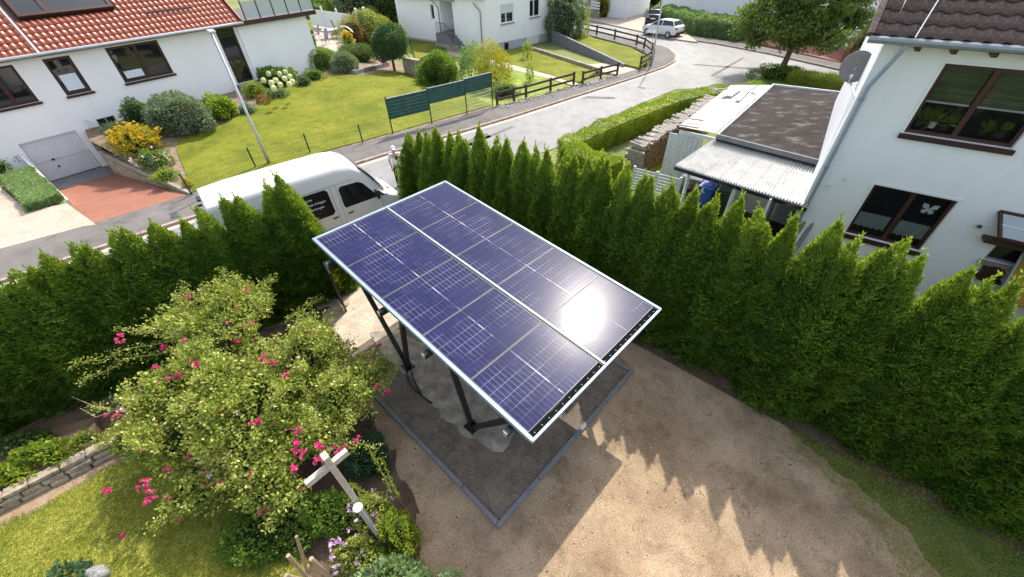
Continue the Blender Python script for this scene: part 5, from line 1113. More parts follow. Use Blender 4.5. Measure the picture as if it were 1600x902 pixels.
shrub((*g(585, 52, 1)[:2], .6), (1.2, 1.0, 1.6), 2400, 'ivy', 'blue-green bush climbing the white trellis', seed=79, name='bush', cat='bush')
shrub((*g(540, 80, 1)[:2], .5), (.7, .6, .8), 1000, 'greyleaf', 'small grey bush at the patio edge', seed=80, name='bush', cat='bush')
# background garden behind the patio
struct('back_lawn', MB().prism(poly([(478, 48), (560, 42), (600, 60), (640, 62), (650, 95), (700, 70), (640, 20), (560, 18), (480, 25)], .3), .05, .3), 'lawn')
for k, (px, py, R, m, lab) in enumerate((((545), 32, (2.4, 2, 2.6), 'limeleaf', 'light green bush at the top edge above the patio fence'), (560, 40, (2.4, 2, 3.4), 'greyleaf', 'tall grey-green tree left of the dark trees at the top edge'), (598, 38, (3.4, 3, 4.6), 'darkleaf', 'big dark green tree at the top edge left of the middle house'), (622, 36, (2.6, 2.4, 3.8), 'darkleaf', 'dark tree touching the left wall of the middle house'), (520, 26, (3, 2, 1.6), 'midleaf', 'row of bushes behind the back lawn at the top edge'), (500, 30, (2.2, 1.6, 1.0), 'sageleaf', 'pale low bushes behind the back lawn'), (575, 24, (3, 2.5, 4.8), 'midleaf', 'tall green tree furthest back at the top edge'))):
    shrub((*g(px, py)[:2], .2), R, 5200, m, lab, seed=81+k, L=.26, W=.15, name='tree', cat='tree', cmat='darkleaf', low=-.7)
# ---- green mesh fence and screens along the pavement
FP = [g(*p, .1) for p in ((248, 276), (300, 304), (400, 262), (485, 239), (567, 223), (614, 209), (675, 193), (730, 178), (770, 166))]
fr_ = empty('mesh_fence', FP[1], 0, 'dark green wire mesh fence with thin posts along the lawn and pavement', 'fence')
FP2 = [g(140, 210, .6), g(178, 222, .5), g(216, 240, .4)]+FP[:1]
for p in FP2[:3]+FP[:5]: MB().box((p[0], p[1], p[2]+.45), (.055, .055, 1.05)).build('fence_post', 'darkgreen', fr_)
def mesh_panel(a, c, h0, h1):
    b = MB(); a, c = np.array(a), np.array(c); L = np.linalg.norm(c-a)
    for k in range(int((h1-h0)/.2)+1): z = h0+k*.2; b.tube([a+[0, 0, z], c+[0, 0, z]], .004, 4, cap=False)
    for k in range(int(L/.12)): q = a+(c-a)*k/int(L/.12); b.tube([q+[0, 0, h0], q+[0, 0, h1]], .003, 3, cap=False)
    b.build('mesh_panel', 'darkgreen', fr_)
for a, c in zip(FP2[:-1], FP2[1:]): mesh_panel(a, c, .05, .9)
for a, c in zip(FP[:5], FP[1:6]): mesh_panel(a, c, .05, .9)
sc_ = empty('privacy_screen', FP[5], 0, 'three stepped dark green privacy screen panels on steel posts beside the pavement', 'screen')
HT = [1.95, 1.95, 2.05, 2.05]
for k, p in enumerate(FP[5:]): MB().box((p[0], p[1], 1.0+.03), (.06, .06, 2.0)).build('screen_post', 'darkgreen', sc_)
for k in range(3):
    a, c = FP[5+k], FP[6+k]; z1 = 1.90+.06*k; z0 = z1-(1.05, .80, .78)[k]; d = (c-a)*.012; nr = 6
    for r_ in range(nr):
        zz = z0+(z1-z0)*(r_+.5)/nr; MB().bar((*(a+d)[:2], zz), (*(c-d)[:2], zz), .012, (z1-z0)/nr*.96).build('screen_strip', 'screen', sc_)
    MB().bar((*a[:2], z1+.02), (*c[:2], z1+.02), .035, .03).build('top_rail', 'galv', sc_)
    if k > 0:
        for zz in np.arange(.25, z0-.05, .2): MB().tube([(*a[:2], zz), (*c[:2], zz)], .008 if k == 1 else .016, 5).build('wire_rail', 'galv', sc_)
# ---- street lamps and sign
def lamp(p, h, lab, armaz):
    r = empty('street_lamp', p, 0, lab, 'street lamp', 'street lamps'); MB().tube([p, p+[0, 0, 1], p+[0, 0, h]], [.075, .065, .045], 12).build('pole', 'galv', r, smooth=True)
    d = np.array([math.cos(armaz), math.sin(armaz), 0]); MB().box(p+[0, 0, h+.03]+d*.18, (.62, .24, .08), Matrix.Rotation(armaz, 3, 'Z')).build('lamp_head', 'galv', r, bevel=.03); MB().box(p+[0, 0, h-.015]+d*.22, (.4, .18, .02), Matrix.Rotation(armaz, 3, 'Z')).build('lamp_glass', 'clear', r)
lamp(g(421, 256, .1), 5.55, 'slim grey street lamp on the pavement in front of the left lawn', -.9)
lamp(g(1017, 103, .1), 6.2, 'tall grey street lamp at the street corner beside the brown rail fence', -.9)
sp = g(1003, 64, 0); sg = empty('road_sign', sp, 0, 'thin post with a small triangular sign seen from behind at the corner', 'sign')
MB().tube([sp, sp+[0, 0, 2.6]], .03, 6).build('sign_post', 'galv', sg); a = 3.9; X = Matrix.Rotation(-.9, 3, 'Z'); MB().add([sp+np.array(X@Vector(v)) for v in ((-.4, 0, 1.9), (.4, 0, 1.9), (0, 0, 2.65), (-.4, .02, 1.9), (.4, .02, 1.9), (0, .02, 2.65))], [(0, 1, 2), (5, 4, 3), (0, 3, 4, 1), (1, 4, 5, 2), (2, 5, 3, 0)]).build('sign_plate', 'flat_grey', sg)
sp = g(1013, 100, .1); sg = empty('street_name_sign', sp, 0, 'small white street name plate on a thin pole beside the corner street lamp', 'sign')
MB().tube([sp, sp+[0, 0, 2.3]], .025, 6).build('sign_post', 'galv', sg); MB().bar(sp+[-.45, .3, 2.2], sp+[.25, -.2, 2.2], .02, .2).build('sign_plate', 'whitepaint', sg)

# ================================================================ MIDDLE HOUSE AND ITS GARDENS
m0_ = g(763, 84)[:2]; az_r = math.radians(40.1); az_l = math.radians(141.5); dR = np.array([math.cos(az_r), math.sin(az_r)]); dL = np.array([math.cos(az_l), math.sin(az_l)])
mh = empty('middle_house', (*m0_, 0), 0, 'white two-sided house with grey plinth, front steps and basement garage behind the gardens', 'house')
FR = Face(m0_, dR, (dR[1], -dR[0])); FL_ = Face(m0_, dL, (-dL[1], dL[0]))
if FR.o@np.array([0, -1]) < 0: FR.o = -FR.o
if FL_.o@np.array([0, -1]) < 0: FL_.o = -FL_.o
FR.wall(0, 8.3, .66, 5.6, [(1.66, 3.18, 2.1, 3.5), (5.17, 6.5, 2.2, 3.55)], 'render', mh)
FR.wall(.03, 8.3, -1.3, .66, [(1.95, 2.5, -.05, .56), (4.8, 6.45, -1.1, .66)], 'plinth', mh, name='plinth'); FR.p = FR.p+FR.o*.0
FR.window(1.66, 3.18, 2.1, 3.5, mh, fm='whitepaint', mull=(2.3,), sill=True, sillm='flat_grey'); FR.box(b := MB(), 1.74, 3.1, 2.85, 3.45, -.09, -.05); b.build('roller_shutter', 'weatherwhite', mh)
FR.window(5.17, 6.5, 2.2, 3.55, mh, fm='whitepaint', mull=(5.75,), sill=True, sillm='flat_grey'); FR.window(1.95, 2.5, -.05, .56, mh, fm='redwood', fw=.05, name='basement_window')
FR.box(b := MB(), 4.8, 6.45, -1.1, .62, -.12, -.06); b.build('garage_door', 'whitepaint', mh)
FL_.wall(0, 3.95, .45, 4.3, [], 'render', mh); FL_.wall(.03, 3.95, -.6, .45, [], 'plinth', mh, name='plinth')
Q = Face(FL_.P(3.95, 0, -1.6)[:2], FL_.d, FL_.o)   # recess with the door
FL_.box(b := MB(), 3.95, 3.97, .3, 4.3, -1.7, 0); b.build('return_wall', 'render', mh)
Q.wall(0, 1.9, .3, 4.3, [(.35, 1.35, 1.35, 3.3)], 'render', mh, .1); Q.window(.35, 1.35, 1.35, 3.3, mh, fm='whitepaint', gm='whitepaint', inset=.05, name='front_door')
for k in range(5): Q.box(b := MB(), .74+.02*k, .80+.02*k, 1.6+.3*k, 1.8+.3*k, -.07, -.03); b.build('door_pane', 'glass', mh)
for s_ in (0, .2): Q.box(b := MB(), .85+s_*.3, .9+s_*.3, 3.0-s_*.3, 3.15-s_*.3, -.07, -.03); b.build('door_pane', 'glass', mh)
Q.box(b := MB(), 1.55, 1.85, 2.2, 2.75, 0, .06); b.build('letter_box', 'flat_grey', mh); Q.box(b := MB(), .95, 1.12, 3.55, 3.8, 0, .12); b.build('wall_lamp', 'blackmetal', mh)
FL_.wall(5.55, 11.8, .45, 4.6, [(6.42, 6.9, 2.2, 3.4)], 'render', mh); FL_.wall(5.55, 11.8, -.6, .45, [], 'plinth', mh, name='plinth'); FL_.window(6.42, 6.9, 2.2, 3.4, mh, fm='whitepaint', fw=.06)
FL_.box(b := MB(), 5.55, 5.57, .3, 4.3, -1.7, 0); b.build('return_wall', 'render', mh)
FL_.box(b := MB(), 11.78, 11.8, -.6, 5.4, -8, 0); b.build('end_wall', 'render', mh)
FL_.box(b := MB(), 3.6, 11.9, 3.78, 3.95, -.1, .35); b.build('eave', 'zinc', mh); FL_.box(b := MB(), 0, 5.2, 4.05, 4.2, -.1, .35); b.build('eave', 'zinc', mh)
rb_ = MB(); FL_.box(rb_, .0, 11.8, 4.3, 4.5, -8, .2); rb_.build('roof', 'tile_brown', mh); FR.box(b := MB(), .0, 8.3, 5.2, 5.6, -.5, .3); b.build('eave', 'zinc', mh)
for u in (.62, 5.75): MB().tube([FL_.P(u+.5, 3.8, .35), FL_.P(u, 3.2, .08), FL_.P(u, -.1, .08)], .05, 8).build('downpipe', 'zinc', mh)
# steps with railing
for k in range(6): FL_.box(b := MB(), 4.0-.28*k, 5.5 if k == 0 else 4.0-.28*(k-1), .0, 1.32-k*.2, -1.6 if k == 0 else -.02, 1.0); b.build('step', 'edging', mh)
FL_.box(b := MB(), 2.6, 5.55, .0, .5, 1.0, 1.2); b.build('stair_wall', 'concrete', mh)
for k in range(12): p = FL_.P(5.45-.19*k, 1.32 if k < 7 else 1.32-(k-6)*.14, .95); MB().tube([p, (p[0], p[1], p[2]+.85)], .018, 5).build('baluster', 'blackmetal', mh)
MB().tube([FL_.P(5.45, 2.17, .95), FL_.P(4.2, 2.17, .95), FL_.P(3.3, 1.5, .95)], .022, 5).build('handrail', 'blackmetal', mh)
# gardens
gz = .06
struct('mid_ground', MB().prism(poly([(655, 135), (775, 168), (850, 149), (895, 136), (800, 105), (765, 92), (700, 78), (628, 66), (640, 90)], gz), -.03, gz), 'weeds')
struct('mid_path', MB().prism(poly([(700, 80), (765, 92), (798, 99), (862, 118), (905, 131), (896, 134), (850, 121), (795, 108), (760, 98), (700, 86)], gz), 0, gz+.012), 'beige_pavers')
struct('mid_lawn', MB().prism(poly([(768, 86), (823, 74), (938, 110), (905, 129), (890, 128), (862, 118), (800, 101)], gz), 0, gz+.04), 'lawn')
struct('upper_lawn', MB().prism(poly([(870, 62), (975, 100), (1000, 106), (1012, 96), (1008, 86), (985, 74), (930, 60), (905, 50), (868, 45)], .25), 0, .25), 'lawn')
struct('ramp', MB().add([g(826, 78, -.5), g(848, 75, -.5), g(870, 70, -.5), g(972, 103, .05), g(965, 117, .1), g(938, 111, .1)], [(0, 1, 2, 3, 4, 5)]), 'beige_pavers')
struct('ramp_floor', MB().prism(poly([(940, 112), (974, 102), (1004, 106), (967, 117)], .1), 0, .108), 'beige_pavers')
rr = empty('ramp_wall', g(865, 62), 0, 'grey concrete retaining wall falling along the garage ramp, lawn above', 'wall')
pA, pB = g(862, 60, .35), g(975, 100, .35); MB().prism([pA[:2], pB[:2], pB[:2]+[.15, .2], pA[:2]+[.15, .2]], -.7, [1.0, .32, .32, 1.0]).build('wall_section', 'edging', rr)
rr = empty('ramp_kerb_wall', g(822, 73), 0, 'low pale coping wall on the lawn side of the garage ramp', 'wall')
pA, pB = g(823, 73, .2), g(938, 110, .2); MB().bar(pA, pB, .2, .25).build('coping', 'concrete', rr)
# rail fences
def railfence(pts, lab, z=.1, h=.85):
    P = [g(*p, z) for p in pts]; r = empty('rail_fence', P[0], 0, lab, 'fence', 'brown rail fences of the middle house garden')
    for p in P: MB().box(p+[0, 0, h/2], (.12, .12, h), Matrix.Rotation(.67, 3, 'Z')).build('fence_post', 'darkwood', r)
    for a, c in zip(P, P[1:]):
        for hh in (.32, .72): MB().bar(a+[0, 0, hh], c+[0, 0, hh], .05, .13).build('rail', 'darkwood', r)
railfence([(777, 165), (803, 158), (822, 154), (860, 143), (896, 133)], 'brown two-rail fence on a stone base left of the garden path')
railfence([(910, 132), (938, 124), (964, 117)], 'short brown two-rail fence between the path and the garage ramp')
railfence([(1000, 107), (1018, 96)], 'shortest piece of brown rail fence beside the corner lamp', .2)
railfence([(1019, 95), (1018, 85), (1006, 76), (994, 71), (960, 62), (932, 55), (906, 49)], 'long brown rail fence curving round the corner lawn along the upper street', .2)
pebs = empty('pebble_base', g(840, 150), kind='structure')
b = MB(); r = np.random.RandomState(2)
for (A, B_) in (((780, 168), (896, 136)), ((912, 134), (962, 120))):
    a, c = g(*A, .1), g(*B_, .1)
    for k in range(110): q = a+(c-a)*r.rand()+np.array([.2*r.randn(), .2*r.randn(), .06]); b.ball(q-[0, 0, .03], r.uniform(.04, .08), 5, 4)
b.build('river_stones', 'pebble', kind='stuff')
gs = lambda px, py, R, n, m, lab, seed, **k: shrub((*g(px, py, .05)[:2], .05), R, n, m, lab, seed=seed, **k)
gs(772, 135, (1.25, 1.1, 1.7), 5000, 'yellowleaf', 'airy yellow-green shrub before the corner of the middle house', 90, L=.16, W=.05, up=.9, shell=.4, cmat='limeleaf', core=False, name='airy_shrub', cat='bush')
gs(738, 128, (1.1, 1.0, 1.9), 2600, 'sageleaf', 'loose pale green willow-like shrub left of the yellow-green one', 91, L=.18, W=.05, up=1, shell=.3, core=False, name='airy_shrub', cat='bush')
gs(790, 150, (.9, .6, .5), 1200, 'ivy', 'dark low bush behind the end of the green screens', 92, name='bush', cat='bush')
gs(828, 128, (.28, .28, .9), 500, 'limeleaf', 'slim young columnar tree in the middle garden', 93, L=.12, core=False, name='young_tree', cat='tree'); gs(824, 92, (.4, .4, 1.0), 500, 'limeleaf', 'thin sapling on the lawn beside the ramp coping', 94, L=.14, core=False, up=1, name='young_tree', cat='tree')
gs(880, 62, (1.6, 1.5, 2.4), 9000, 'greyleaf', 'tall dark variegated laurel at the right corner of the middle house', 95, L=.22, W=.11, cmat='darkleaf', name='tall_shrub', cat='bush', low=-.8)
gs(912, 60, (.45, .45, 1.6), 1200, 'limeleaf', 'narrow light green young conifer at the corner of the upper lawn', 96, L=.14, core=False, up=1, name='young_tree', cat='tree')
gs(1010, 98, (.3, .2, .35), 250, 'limeleaf', 'weeds round the foot of the corner street lamp', 97, core=False, name='weeds', cat='plant')
# ================================================================ ACROSS THE UPPER STREET
struct('far_drive', MB().prism(poly([(915, 30), (1060, 62), (1090, 66), (1035, 25), (930, 12)], .1), .0, .118), 'beige_pavers')
struct('far_drive_right', MB().prism(poly([(1165, 63), (1345, 105), (1345, 80), (1290, 66), (1180, 58)], .1), 0, .118), 'red_pavers')
fw_ = empty('white_picket_fence', g(905, 28), 0, 'white slatted fence on a grey block base across the upper street', 'fence')
for a, c in (((901, 24), (917, 27)), ((919, 27), (935, 30))):
    a, c = g(*a, .1), g(*c, .1); MB().bar(a+[0, 0, .4], c+[0, 0, .4], .2, .8).build('base_wall', 'concrete', fw_)
    for k in range(3): MB().bar(a+[0, 0, 1.0+.28*k], c+[0, 0, 1.0+.28*k], .04, .18).build('slat', 'whitepaint', fw_)
MB().box(g(918, 27, .1)+[0, 0, .95], (.5, .5, 1.9)).build('pillar', 'concrete', fw_)
gs(941, 27, (1.1, 1, 1.7), 2600, 'yellowleaf', 'bright yellow-topped conifer beside the white slatted fence', 98, L=.2, cmat='midleaf', name='conifer', cat='tree')
for k, px in enumerate((946, 962, 975)): q = g(px, 27-k*.8, .1); tag(MB().tube([q, q+[0, 0, 3.2]], .06, 6).build('post', 'galv'), ['slim grey carport post nearest the yellow conifer', 'middle slim grey carport post across the street', 'slim grey carport post nearest the white gable wall'][k], 'post', 'slim posts across the street')
bh = gs(965, 14, (4.2, 1.5, 1.8), 4200, 'purpleleaf', 'dark purple hedge behind the slim posts', 99, L=.3, W=.15, name='purple_hedge', cat='hedge')
tag(MB().ball(g(953, 21, .3), .22, 8, 6).build('white_ball', 'whitepaint'), 'small white garden ball before the purple hedge', 'garden ball')
gb_ = empty('white_garage', g(980, 29), 0, 'white gable wall of a garage behind the parked dark car', 'garage'); a, c = g(977, 31), g(1013, 20); 
dd = unit((c-a)[:2]); FG = Face(a[:2], dd, (dd[1], -dd[0])); FG.box(b := MB(), 0, np.linalg.norm((c-a)[:2]), 0, 5, -8, 0); b.build('wall', 'render2', gb_)
fh = empty('far_house', g(1045, 20), 0, 'pale blue-white house behind the clipped hedge at the top edge', 'house'); a, c = g(1040, 26), g(1165, 47); dd = unit((c-a)[:2]); FH = Face(a[:2], dd, (dd[1], -dd[0]))
FH.wall(-1, 18, .9, 8, [(10.0, 11.4, 3.0, 5.2)], 'render', fh); FH.wall(-1, 18, -.2, .9, [], 'plinth', fh, name='plinth'); FH.window(10.0, 11.4, 3.0, 5.2, fh, fm='whitepaint', sill=True, sillm='flat_grey')
FH.box(b := MB(), -1, -.98, 0, 8, -8, 0); b.build('side_wall', 'render', fh)
gs(1020, 12, (2.5, 2, 4), 4500, 'midleaf', 'green tree between the white garage and the far house', 100, L=.3, W=.16, name='tree', cat='tree', cmat='darkleaf', low=-.8)
hedgebox([g(1036, 36), g(1090, 52), g(1160, 62)], 2.6, 1.5, 16000, 'sageleaf', 'long clipped hedge behind the parked white car across the street', L=.2, W=.09)
wr = empty('right_far_house', g(1290, 60), 0, 'white house with dark doorway behind the street tree', 'house'); a, c = g(1150, 60), g(1360, 92); a = g(1276, 66); dd = unit((c-a)[:2]); FW = Face(a[:2], dd, (dd[1], -dd[0]))
FW.wall(-3.5, 9, -.1, 8, [(4.6, 5.8, 0, 2.3)], 'render', wr); FW.window(4.6, 5.8, 0, 2.3, wr, fm='plinth', name='door'); FW.box(b := MB(), -3.52, -3.5, 0, 8, -8, 0); b.build('side_wall', 'render', wr)
bp = empty('brick_pier', g(1318, 97, .1), 0, 'short dark red brick wall at the drive across the street', 'wall'); MB().bar(g(1317, 97, .1)+[0, 0, .5], g(1324, 80, .1)+[0, 0, .5], .35, 1.0).build('wall_section', 'brick', bp)
gs(1362, 88, (1.9, 1.4, 1.7), 4000, 'limeleaf', 'rounded clipped bush with yellow top behind the brick pier', 101, L=.18, cmat='darkleaf', amp=.05, name='clipped_bush', cat='bush'); gs(1345, 95, (1.4, .8, .6), 1200, 'sageleaf', 'low grey-green bush in front of the clipped bush', 102, L=.15, name='low_bush', cat='bush')
struct('side_verge', MB().prism(poly([(1180, 128), (1340, 152), (1340, 128), (1260, 118), (1190, 118)], .05), -.03, .06), 'weeds')
# ---- cars
def car(name, loc, rz, m, lab, estate=False):
    o = empty(name, loc, rz, lab, 'car'); W = .87
    ST = [(-1.98, .45, .80, .70), (-1.90, .36, .98, .80), (-1.75, .30, 1.06, .86), (-1.2, .28, 1.08, .87), (-.1, .28, 1.02, .87), (.75, .28, .98, .87), (1.0, .28, .95, .86), (1.6, .30, .86, .83), (1.88, .34, .72, .76), (1.98, .40, .60, .62)]
    b = MB(); vs = []
    for x, z0, z1, w in ST: vs += [(x, -w*.92, z0), (x, -w, z0+.18), (x, -w, z1-.22), (x, -w*.94, z1-.03), (x, -w*.6, z1), (x, 0, z1+.015), (x, w*.6, z1), (x, w*.94, z1-.03), (x, w, z1-.22), (x, w, z0+.18), (x, w*.92, z0)]
    m_ = 11; b.add(vs, [(i*m_+j, (i+1)*m_+j, (i+1)*m_+(j+1) % m_, i*m_+(j+1) % m_) for i in range(len(ST)-1) for j in range(m_)]+[tuple(range(m_)), tuple(range((len(ST)-1)*m_, len(ST)*m_))[::-1]])
    def pl(mb, nm, mm, sm=False, par=o): ob = link(nm, mb.me(nm, mm, sm)); ob.parent = par; return ob
    bo = pl(b, 'body', m, True); e = bo.modifiers.new('e', 'EDGE_SPLIT'); e.split_angle = .7
    C = [(-1.80, .99, .74), (-1.45, 1.38, .60), (-1.2, 1.43, .58), (-.2, 1.44, .58), (.25, 1.38, .60), (.98, .98, .76)]
    b = MB(); vs = []
    for x, z, w in C: vs += [(x, -max(w, .80 if z > 1.1 else w), .98), (x, -w*1.0, max(.985, z-.06)), (x, -w*.9, z), (x, w*.9, z), (x, w, max(.985, z-.06)), (x, max(w, .80 if z > 1.1 else w), .98)]
    b.add(vs, [(i*6+j, (i+1)*6+j, (i+1)*6+j+1, i*6+j+1) for i in range(5) for j in range(5)]+[(0, 1, 2, 3, 4, 5)]); pl(b, 'cabin_glass', 'glass')
    b = MB(); vs = []
    for x, z, w in C[1:5]: vs += [(x, -w*.95, z-.01), (x, -w*.8, z+.02), (x, 0, z+.03), (x, w*.8, z+.02), (x, w*.95, z-.01)]
    b.add(vs, [(i*5+j, (i+1)*5+j, (i+1)*5+j+1, i*5+j+1) for i in range(3) for j in range(4)]); ro = pl(b, 'roof', m, True); s = ro.modifiers.new('s', 'SOLIDIFY'); s.thickness = .03
    for s_ in (-1, 1):
        for (x0, z0, x1, z1) in ((-1.75, 1.0, -1.42, 1.38), (-.35, .99, -.30, 1.41), (.98, .98, .25, 1.38)): pl(MB().bar((x0, s_*.80, z0), (x1, s_*.585, z1), .07, .05), 'pillar', m)
        for x in (-1.22, 1.25):
            w_ = pl(MB().tube([(x, s_*.66, .31), (x, s_*.885, .31)], .31, 20), 'wheel', 'rubber'); pl(MB().tube([(x, s_*.87, .31), (x, s_*.895, .31)], .20, 14), 'rim', 'galv', par=w_)
        pl(MB().box((-1.93, s_*.62, .84), (.1, .34, .14)), 'tail_light', 'redleaf'); pl(MB().box((1.86, s_*.6, .66), (.16, .3, .12)), 'headlight', 'clear'); pl(MB().box((.72, s_*.95, 1.02), (.14, .18, .12)), 'mirror', m)
    pl(MB().box((-1.97, 0, .42), (.1, 1.3, .2)), 'bumper', 'blackmetal'); pl(MB().box((-1.98, 0, .70), (.03, .5, .11)), 'number_plate', 'whitepaint')
    return o
c1_ = (g(1018, 56)+g(1050, 61))/2; cc = g(1034, 55); hdg = math.atan2(*(g(1018, 56)-g(1050, 61))[[1, 0]])
car('parked_car', (*((g(1016, 53)+g(1052, 59))/2)[:2], 0), hdg, 'carwhite', 'white hatchback parked at the kerb of the upper street')
car('parked_car', (*g(1022, 38)[:2], .1), 1.15, 'cardark', 'dark car with its rear to the street parked on the pale drive')
# ---- street tree
tr = g(1217, 118); t_ = empty('street_tree', tr, 0, 'large broad-leaved street tree with dark trunk behind the flat roof', 'tree')
b = MB(); b.tube([tr, tr+[.1, .0, 1.0], tr+[.25, .1, 2.2], tr+[.3, .2, 3.4], tr+[.2, .3, 5.2]], [.25, .19, .16, .12, .05], 9); r = random.Random(4)
for k in range(12):
    a = k*2.4; z = 1.9+.22*k; L = 2.6-.1*k; p = tr+[.24, .1, z]; b.tube([p, p+[math.cos(a)*L*.5, math.sin(a)*L*.5, .5], p+[math.cos(a)*L, math.sin(a)*L, 1.0+r.random()*.5]], [.08, .05, .02], 6)
b.build('trunk', 'bark', t_, smooth=True)
P = []; N = []
for k in range(80):
    a = r.random()*2*PI; rr = 3.4*math.sqrt(r.random()); z = 2.1+r.random()*4.6; rr *= 1-max(0, z-4.4)*.22; c = tr+[.2+rr*math.cos(a), .2+rr*math.sin(a), z+.15*rr*0]; s = .55+.4*r.random(); p, n_ = blob(560, c, (s*1.15, s*1.15, s*.75), 400+k, .35, -1, .25); P.append(p); N.append(n_)
P = np.concatenate(P); N = np.concatenate(N); leaves('crown', P, N, .19, .13, 'maple', t_, 44, .1, .9)
gs(1215, 122, (1.8, .9, .55), 2500, 'midleaf', 'low dark hedge tuft round the street tree trunk', 103, L=.14, name='low_bush', cat='bush')
hedgebox([g(1235, 128), g(1340, 142)], 1.6, .40, 5000, 'grassblade', 'strip of tall wild grass behind the flat roofed shed', 'wild_grass_verge', 'hedge', L=.35, W=.03, z=.05)

# ================================================================ NEIGHBOUR ON THE RIGHT
struct('neighbour_lawn', MB().prism(poly([(985, 262), (1040, 300), (1090, 260), (1070, 200), (1010, 262)], 0), -.03, .012), 'lawn')
struct('neighbour_yard', MB().prism([(6.2, 10.9), (9.6, 7.4), (13.6, 7.2), (14, 12), (9, 17), (6.5, 15)], -.03, .01), 'darksoil')
hedgebox([g(884, 221, 1.15), g(920, 203, 1.15), g(960, 186, 1.15), g(1010, 167, 1.15), g(1055, 150, 1.15), g(1100, 140, 1.15), g(1150, 134, 1.15), g(1190, 131, 1.1)], .95, 1.15, 26000, 'boxleaf', 'long clipped yellow-green hedge between the street and the log stack', L=.075, W=.045)
hedgebox([g(886, 224, 1.15), g(925, 238, 1.15), g(968, 250, 1.15)], .95, 1.13, 9000, 'boxleaf', 'lower clipped hedge end piece in front of the log stack', L=.07, W=.042, seed=8)
# log stack: loose top logs one by one, the packed body of log ends as stuff
la, lb = g(992, 226, 1.3)*[1, 1, 0], g(1106, 152, 1.3)*[1, 1, 0]; lvec = lb-la; lL = np.linalg.norm(lvec); lu = lvec/lL; lv = np.array([-lu[1], lu[0], 0]); H_ = 1.25
ls = empty('log_stack', la, 0, 'long stack of split firewood topped with grey weathered logs beside the clipped hedge', 'log stack')
rr = random.Random(9)
b = MB()
for i in range(int(lL/.115)):
    for j in range(11):
        c = la+lu*(i+.5*(j % 2))*.115+[0, 0, .06+j*.108]; s = rr.uniform(.042, .06); k = rr.choice((3, 4, 5)); a0 = rr.random()*6; out = rr.uniform(-.05, .05)
        F_ = [c-lv*(.55+out)+lu*(s*math.cos(a0+2*PI*q/k))+np.array([0, 0, s*math.sin(a0+2*PI*q/k)]) for q in range(k)]; B_ = [p+lv*.5 for p in F_]
        b.add(F_+B_, [tuple(range(k))]+[(q, k+q, k+(q+1) % k, (q+1) % k) for q in range(k)])
b.build('stacked_logs', 'log', ls, kind='stuff')
MB().bar(la+[0, 0, .6]-lv*.16, lb+[0, 0, .6]-lv*.16, .56, 1.12).build('stack_core', 'darkwood', ls)
k = 0; s = -.1
while s < lL+.1:
    w_ = rr.uniform(.12, .24); c = la+lu*s+[0, 0, H_+rr.uniform(-.02, .07)]; off = rr.uniform(-.1, .1); tl_ = rr.uniform(-.09, .09)
    a_ = c-lv*(.50+off); e_ = c+lv*(.14-off)+lu*rr.uniform(-.08, .08); p = MB().tube([a_, e_+[0, 0, tl_]], w_*.52, 5); p.build('top_log', 'logtop', ls); s += w_*.86; k += 1
for k in range(9):
    c = la-lu*(.08+.02*k % 3)+[0, 0, .15+k*.12]; MB().tube([c-lv*.6, c+lv*rr.uniform(.12, .28)], .075, 5).build('end_log', 'logtop', ls)
wb_ = empty('wooden_crate', g(1003, 236, .8)*[1, 1, 0], 0, 'crate of pale freshly split boards at the near end of the log stack', 'crate'); q = g(1003, 236, .8)*[1, 1, 0]
for k in range(7): MB().box(q+[.06*k-.2+rr.uniform(-.05, .05), .13*k-.45, .42+rr.uniform(-.05, .1)], (.11, .09, .9+rr.uniform(-.1, .25)), Matrix.Rotation(rr.uniform(-.2, .2), 3, 'X')).build('board', 'freshwood', wb_)
for k in range(4): MB().box(q+[.35, -.15, .12+k*.22], (.8, .05, .16), Matrix.Rotation(.75, 3, 'Z')).build('crate_slat', 'freshwood', wb_)
MB().box(q+[.25, .2, .85], (.75, .3, .05), Matrix.Rotation(.75, 3, 'Z') @ Matrix.Rotation(.5, 3, 'X')).build('crate_lid', 'freshwood', wb_)
# ---- shed: corrugated lean-to, white sheet roof, felt roof
sh = empty('garden_shed', g(1150, 330), 0, 'flat felt-roofed shed with a corrugated lean-to and a white sheet roof', 'shed')
def slab(nm, P, th, m, par=sh):
    P = [np.array(p) for p in P]; n = len(P); return MB().add([*P, *[p-[0, 0, th] for p in P]], [tuple(range(n)), tuple(range(2*n-1, n-1, -1))]+[(i, n+i, n+(i+1) % n, (i+1) % n) for i in range(n)]).build(nm, m, par)
f0, f1, f2, f3 = g(1120, 213, 2.62), g(1288, 256, 2.62), g(1345, 150, 2.62), g(1208, 134, 2.62)
f1 = f1+(f1-f0)*.02; slab('felt_roof', [f0, f1, f2, f3], .14, 'felt')
for a, c in ((f0, f1), (f1, f2), (f2, f3), (f3, f0)): MB().bar(a+[0, 0, .0], c+[0, 0, .0], .07, .16).build('roof_edge', 'weatherwhite' if a is f2 or a is f3 else 'edging', sh)
